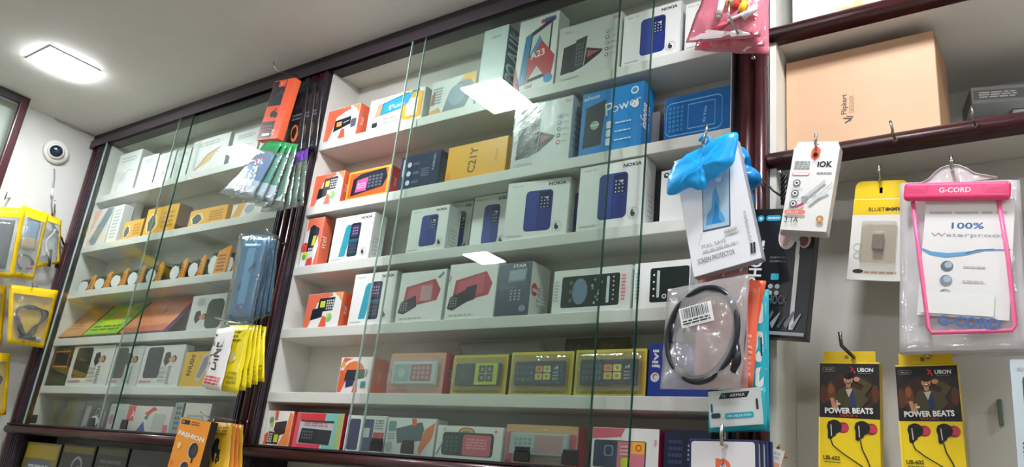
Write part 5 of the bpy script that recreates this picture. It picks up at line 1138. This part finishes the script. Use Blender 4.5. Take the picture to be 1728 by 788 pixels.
# waterproof pouches
GC = clear('#f4f2f2', .06, .1, .6, .5, .8, 40); PINKP = M('#f4487c', .35); PINKL = M('#f26a9c', .35)
for k in range(3):
    y = -.03 + .03 * k; s_ = 2.5 * k
    q = [(1519 + s_, 309 - s_ * .2), (1716 + s_, 304), (1735 + s_, 588 + s_ * 2.4), (1518 + s_, 594 + s_ * 2)]
    Qg = q4(y, *q)
    o = pouch('waterproof_pouch', ('clear waterproof phone pouch with a pink clip and pink outline', 'clear waterproof pouch directly behind the pink clipped one', 'rearmost clear waterproof pouch on the same hook as the pink clipped one')[k], 'pouch', 'waterproof phone pouches', Qg, .012, GC if k == 0 else clear('#f2ecec', .06, .1, .6, .4, .8, 40), None, None, 12, 16, .002, seed=110 + k)
    g = lambda u, v, dy=0.0, Qg=Qg: (Qg[3] * (1 - u) + Qg[2] * u) * (1 - v) + (Qg[0] * (1 - u) + Qg[1] * u) * v + Vector((0, dy, 0))
    if k == 0:
        gw = (Qg[1] - Qg[0]).length; gh = (Qg[0] - Qg[3]).length
        mb = MB(); mtx_ = slab_mtx(g(.5, .855, -.019), Qg[1] - Qg[0], Qg[0] - Qg[3]); cw = gw * .9; chh = gh * .105
        mb.box((-cw / 2, -.007, 0), (cw / 2, .007, chh), PINKP, .006, 4); c = Canvas(mb, lambda u, v, l: ((u - .5) * cw, -.007 - l, v * chh), cw, chh)
        for sx in (0, 1): c.poly([(abs(sx - .03), .3), (abs(sx - .03), .7), (abs(sx - .2), .56), (abs(sx - .24), .3)], M('#d83a6c', .4)); c.quad(min(abs(sx - .22), abs(sx - .25)), .4, max(abs(sx - .22), abs(sx - .25)), .8, M('#e0407a', .4))
        c.text('G-CORD', .5, .34, .3, M('#f8c8d4', .4), al='c', w=.3, bold=.03)
        l_ = mb.build('pink_clip', o); l_.matrix_basis = Matrix.Translation(-o.location) @ mtx_
        mb = MB(); pr = [(.12, .84), (.18, .62), (.27, .4), (.30, .1), (.33, .075), (.93, .1), (.95, .13), (.9, .5), (.87, .84)]
        pr = [(.13, .86), (.19, .5), (.255, .12), (.28, .09), (.9, .09), (.925, .12), (.9, .5), (.85, .86)]
        mb.tube([g(u, v, -.0135) for u, v in pr], .003, PINKL, 8); mb.build('pink_frame', o, None, o.location)
        mb = MB(); mtx_ = slab_mtx(g(.52, .172, -.0112), Qg[1] - Qg[0], Qg[0] - Qg[3]); cw, chh = gw * .74, gh * .67
        mb.box((-cw / 2, -.0006, 0), (cw / 2, .0006, chh), M('#e4e0de', .4), .0002); c = Canvas(mb, lambda u, v, l: ((u - .5) * cw, -.0006 - l, v * chh), cw, chh)
        c.fine(.05, .86, .95, .9, 1, LGR, 2); c.text('100%', .5, .74, .055, M('#2f6a9c', .4), al='c', w=.36, bold=.02); c.text('Waterproof', .5, .66, .045, M('#9a9ea4', .4), al='c', w=.82)
        c.poly([(.0, .57), (.12, .54), (.3, .53), (.5, .545), (.7, .57), (.98, .575), (.98, .565), (.7, .555), (.5, .515), (.28, .49), (.1, .51), (.0, .55)], M('#5f9ccc', .35)); c.line([(.5, .53), (.62, .56), (.8, .57)], .01, M('#4a6a8c', .4))
        for i, m_ in enumerate(('#5c6e7c', '#7c8c98', '#7a8894')): c.circ(.3, .42 - .12 * i, .045, M(m_, .4)); c.circ(.315, .43 - .12 * i, .028, M('#a9b4ba', .4)); c.fine(.48, .405 - .12 * i, .72, .43 - .12 * i, 1, LGR, i)
        c.quad(.04, .02, .84, .2, M('#e6e4e0', .4))
        mb.build('paper_insert', o).matrix_basis = Matrix.Translation(-o.location) @ mtx_
        mb = MB(); mtx_ = slab_mtx(g(.57, .102, -.0165), Qg[1] - Qg[0], Qg[0] - Qg[3]); cw = gw * .56; c = Canvas(mb, lambda u, v, l: ((u - .5) * cw, -l, v * .02), cw, .02)
        c.text('G-CORD', .5, .1, .8, M('#3f64a8', .4), al='c', w=.9, bold=.03); mb.build('blue_lettering', o).matrix_basis = Matrix.Translation(-o.location) @ mtx_
        mb = MB(); ct = W(1606, 306, y); A = []
        pr = [(-.06, -.004), (-.045, .002), (-.03, .008), (-.022, .017), (-.012, .024), (0, .0265), (.012, .024), (.022, .017), (.03, .008), (.045, .002), (.06, -.004)]
        A = [ct + Vector((x, -.0008, z)) for x, z in pr]; Bq = [p_ + Vector((0, .0016, 0)) for p_ in A]
        mb.face(A, GC); mb.face(Bq[::-1], GC)
        for i in range(len(pr)): j = (i + 1) % len(pr); mb.face([A[j], A[i], Bq[i], Bq[j]], GC)
        rim = M('#b8b4b2', .3); mb.tube([p_ + Vector((0, -.001, 0)) for p_ in A], .0012, rim, 6)
        mb.build('hang_tab', o, None, o.location)
hook([W(1612, 296, YP - .001), W(1609, 292, .04), W(1607, 288, -.04), W(1606, 278, -.05), W(1605, 262, -.05)], 'steel hook holding the waterproof pouches', .0026)
# yellow earphone packs
def dub(c, r):
    f0 = c.f; c.f = lambda u, v, l: f0(u, .54 + (v - .43) * .802 if v > .43 else .13 + v * .953, l)
    YB_ = M('#f0ce12', .4)
    c.quad(.0, .43, 1.0, .985, M('#1a1614', .35)); c.ell(.5, .68, .46, .2, M('#3a1c10', .4)); c.ell(.07, .66, .06, .1, M('#5a2c12', .4)); c.ell(.93, .68, .06, .09, M('#5a2c12', .4)); c.poly([(.12, .6), (.3, .62), (.26, .74), (.2, .8), (.14, .76)], M('#6a3818', .4)); c.ell(.19, .72, .05, .05, M('#8a5024', .4))
    c.rr(.05, .9, .26, .945, .015, M('#8a8682', .4)); c.rr(.057, .904, .253, .941, .012, M('#1a1614', .35)); c.text('MUSIC', .1, .912, .018, M('#c8c4c0', .4), w=.13)
    c.text('UBON', .9, .9, .042, CARD, al='r', w=.26, bold=.03); c.line([(.53, .95), (.6, .89)], .012, REDC); c.line([(.53, .9), (.58, .94)], .01, REDC); c.fine(.66, .88, .88, .89, 1, GRY, 2)
    # man in a brown jacket, one hand raised to his ear
    c.poly([(.2, .54), (.34, .72), (.46, .75), (.56, .75), (.72, .7), (.82, .62), (.7, .54)], M('#4a4426', .5)); c.poly([(.5, .54), (.5, .72), (.58, .7), (.62, .54)], M('#27365c', .5)); c.poly([(.44, .72), (.5, .64), (.56, .73)], M('#c8bfae', .5)); c.line([(.72, .68), (.82, .76), (.66, .82)], .05, M('#4a4426', .5)); c.circ(.63, .825, .024, SKIN)
    c.rr(.45, .73, .53, .8, .02, SKIN); c.ell(.49, .82, .075, .055, SKIN); c.ell(.49, .855, .085, .032, M('#1e1410', .6)); c.ell(.495, .79, .045, .014, M('#3a241c', .6)); c.ell(.49, .795, .03, .007, M('#efe6e0', .5)); c.ell(.46, .826, .011, .006, INK); c.ell(.52, .826, .011, .006, INK)
    c.line([(.26, .52), (.22, .62)], .03, SKIN); c.line([(.3, .52), (.3, .6)], .02, SKIN); c.quad(.3, .56, .36, .58, CARDG)
    c.text('POWER BEATS', .5, .475, .06, CARD, rot=2, w=.8, bold=.04, al='c'); c.text('SERIES', .5, .445, .022, M('#c8482c', .4), w=.3, al='c')
    c.quad(.0, .0, 1.0, .43, YB_)
    for u in (.26, .72):
        c.rr(u + .04, .305, u + .24, .395, .04, M('#8e2436', .35)); c.circ(u + .17, .35, .034, M('#c83c50', .35)); c.circ(u, .355, .058, BLK); c.rr(u - .11, .25, u - .03, .4, .015, BLK); c.poly([(u - .05, .26), (u + .02, .28), (u + .06, .34), (u - .04, .36)], BLK); c.line([(u - .045, .28), (u - .055, .37)], .008, M('#cfc6c0', .3))
    c.line([(.2, .25), (.24, .2), (.4, .14), (.6, .08), (.8, .02)], .009, BLK); c.line([(.69, .25), (.72, .18), (.8, .1), (.86, .02)], .009, BLK); c.text('UB-602', .08, .08, .035, M('#3a3410', .4), w=.28, bold=.03); c.fine(.1, .055, .38, .068, 1, M('#6a5e14', .4), 3)
    c.quad(.0, 0, .03, .43, M('#f8dc4c', .4))
for k, (q, lb) in enumerate((([(1383, 610), (1483, 611), (1389, 790)], 'yellow earphone pack with a man in a jacket, beneath the bare peg panel'),
                             ([(1511, 616), (1615, 613), (1517, 798)], 'yellow earphone pack with a man in a jacket, below the pink outlined pouch'))):
    mt, w, h = sized(q, .02)
    hh = h * 1.16; mt[2][3] -= h * .16
    o = carton('earphone_pack', lb, 'earphone pack', 'yellow earphone packs on the peg panel', mt, w, hh, .022, M('#f0ce12', .4), M('#d8b810', .4), dub)
    mb = MB(); mb.box((-w * .44, .001, hh - .0005), (w * .44, .0025, hh + .017), M('#e6c010', .4), .0006); c = Canvas(mb, lambda u, v, l: ((u - .5) * w * .88, .001 - l, hh + v * .017), w * .88, .017); c.circ(.45, .45, .2, M('#8a7a3a', .5)); mb.build('hang_tab', o)
hook([W(1446, 603, YP - .001), W(1443, 604, .06), W(1440, 602, .015), W(1420, 583, -.02), W(1417, 560, -.022)], 'bent grey hook above the left yellow earphone pack', .003, M('#5c5c5c', .3, .8))
hook([W(1570, 606, YP - .001), W(1568, 604, .05), W(1566, 603, .012), W(1560, 596, .008)], 'steel hook hidden above the right yellow earphone pack', .0026)
hook([W(1340, 778, YP - .001), W(1320, 770, .03), W(1310, 762, -.01), W(1315, 752, -.02)], 'small brass hook low on the peg panel edge beside the card packs', .0026, BRASS)
o = hang_box('small_packet', 'white and orange packet edge low beside the navy card packs', 'packet', [(1296, 752), (1325, 762), (1296, 800)], -.036, .006, M('#e2ded8', .4), M('#e08a60', .4), lambda c, r: (c.quad(.05, .05, .9, .5, M('#e8a484', .4)), c.fine(.2, .6, .8, .9, 2, LGR, 2)))
# watch box at the right edge
def d(c, r):
    c.rr(.2, .52, .9, .88, .06, M('#1c6a66', .35)); c.rr(.24, .55, .86, .85, .05, M('#16221f', .2)); c.rr(.3, .36, .74, .54, .03, M('#1f7a74', .35)); c.fine(.12, .04, .9, .34, 9, M('#5a6266', .4), 4); c.text('3D', .12, .9, .03, GRY)
hang_box('smartwatch_box', 'white box with a dark green smartwatch, cut by the right picture edge', 'box', [(1703, 606), (1800, 606), (1676, 815)], -.03, .03, M('#c9d4da', .35), M('#aab4ba', .4), d)
p1, p2 = W(1685, 672, .09), W(1680, 716, .09)
mb = MB(); mb.box((p1.x - .003, YP - .008, p2.z), (p1.x + .003, YP - .0002, p1.z), M('#5a6a58', .5), .001); tag(mb.build('peg_slot_clip', None, None, p2), 'narrow dark green strip on the peg panel beside the smartwatch box', 'clip')
# ---------------------------------------------------------------- counter behind the viewer, seen only in reflections
# ================================================================ light and view
wd = bpy.data.worlds.new('room air'); SC.world = wd; wd.use_nodes = True
wd.node_tree.nodes['Background'].inputs[0].default_value = (.9, .95, 1, 1); wd.node_tree.nodes['Background'].inputs[1].default_value = .05
vs = SC.view_settings; vs.view_transform = 'Standard'; vs.look = 'None'; vs.gamma = 1; vs.exposure = EXPOSURE; vs.use_curve_mapping = False
SC.cycles.use_denoising = True; SC.cycles.max_bounces = 10; SC.cycles.transparent_max_bounces = 24; SC.cycles.sample_clamp_indirect = 6
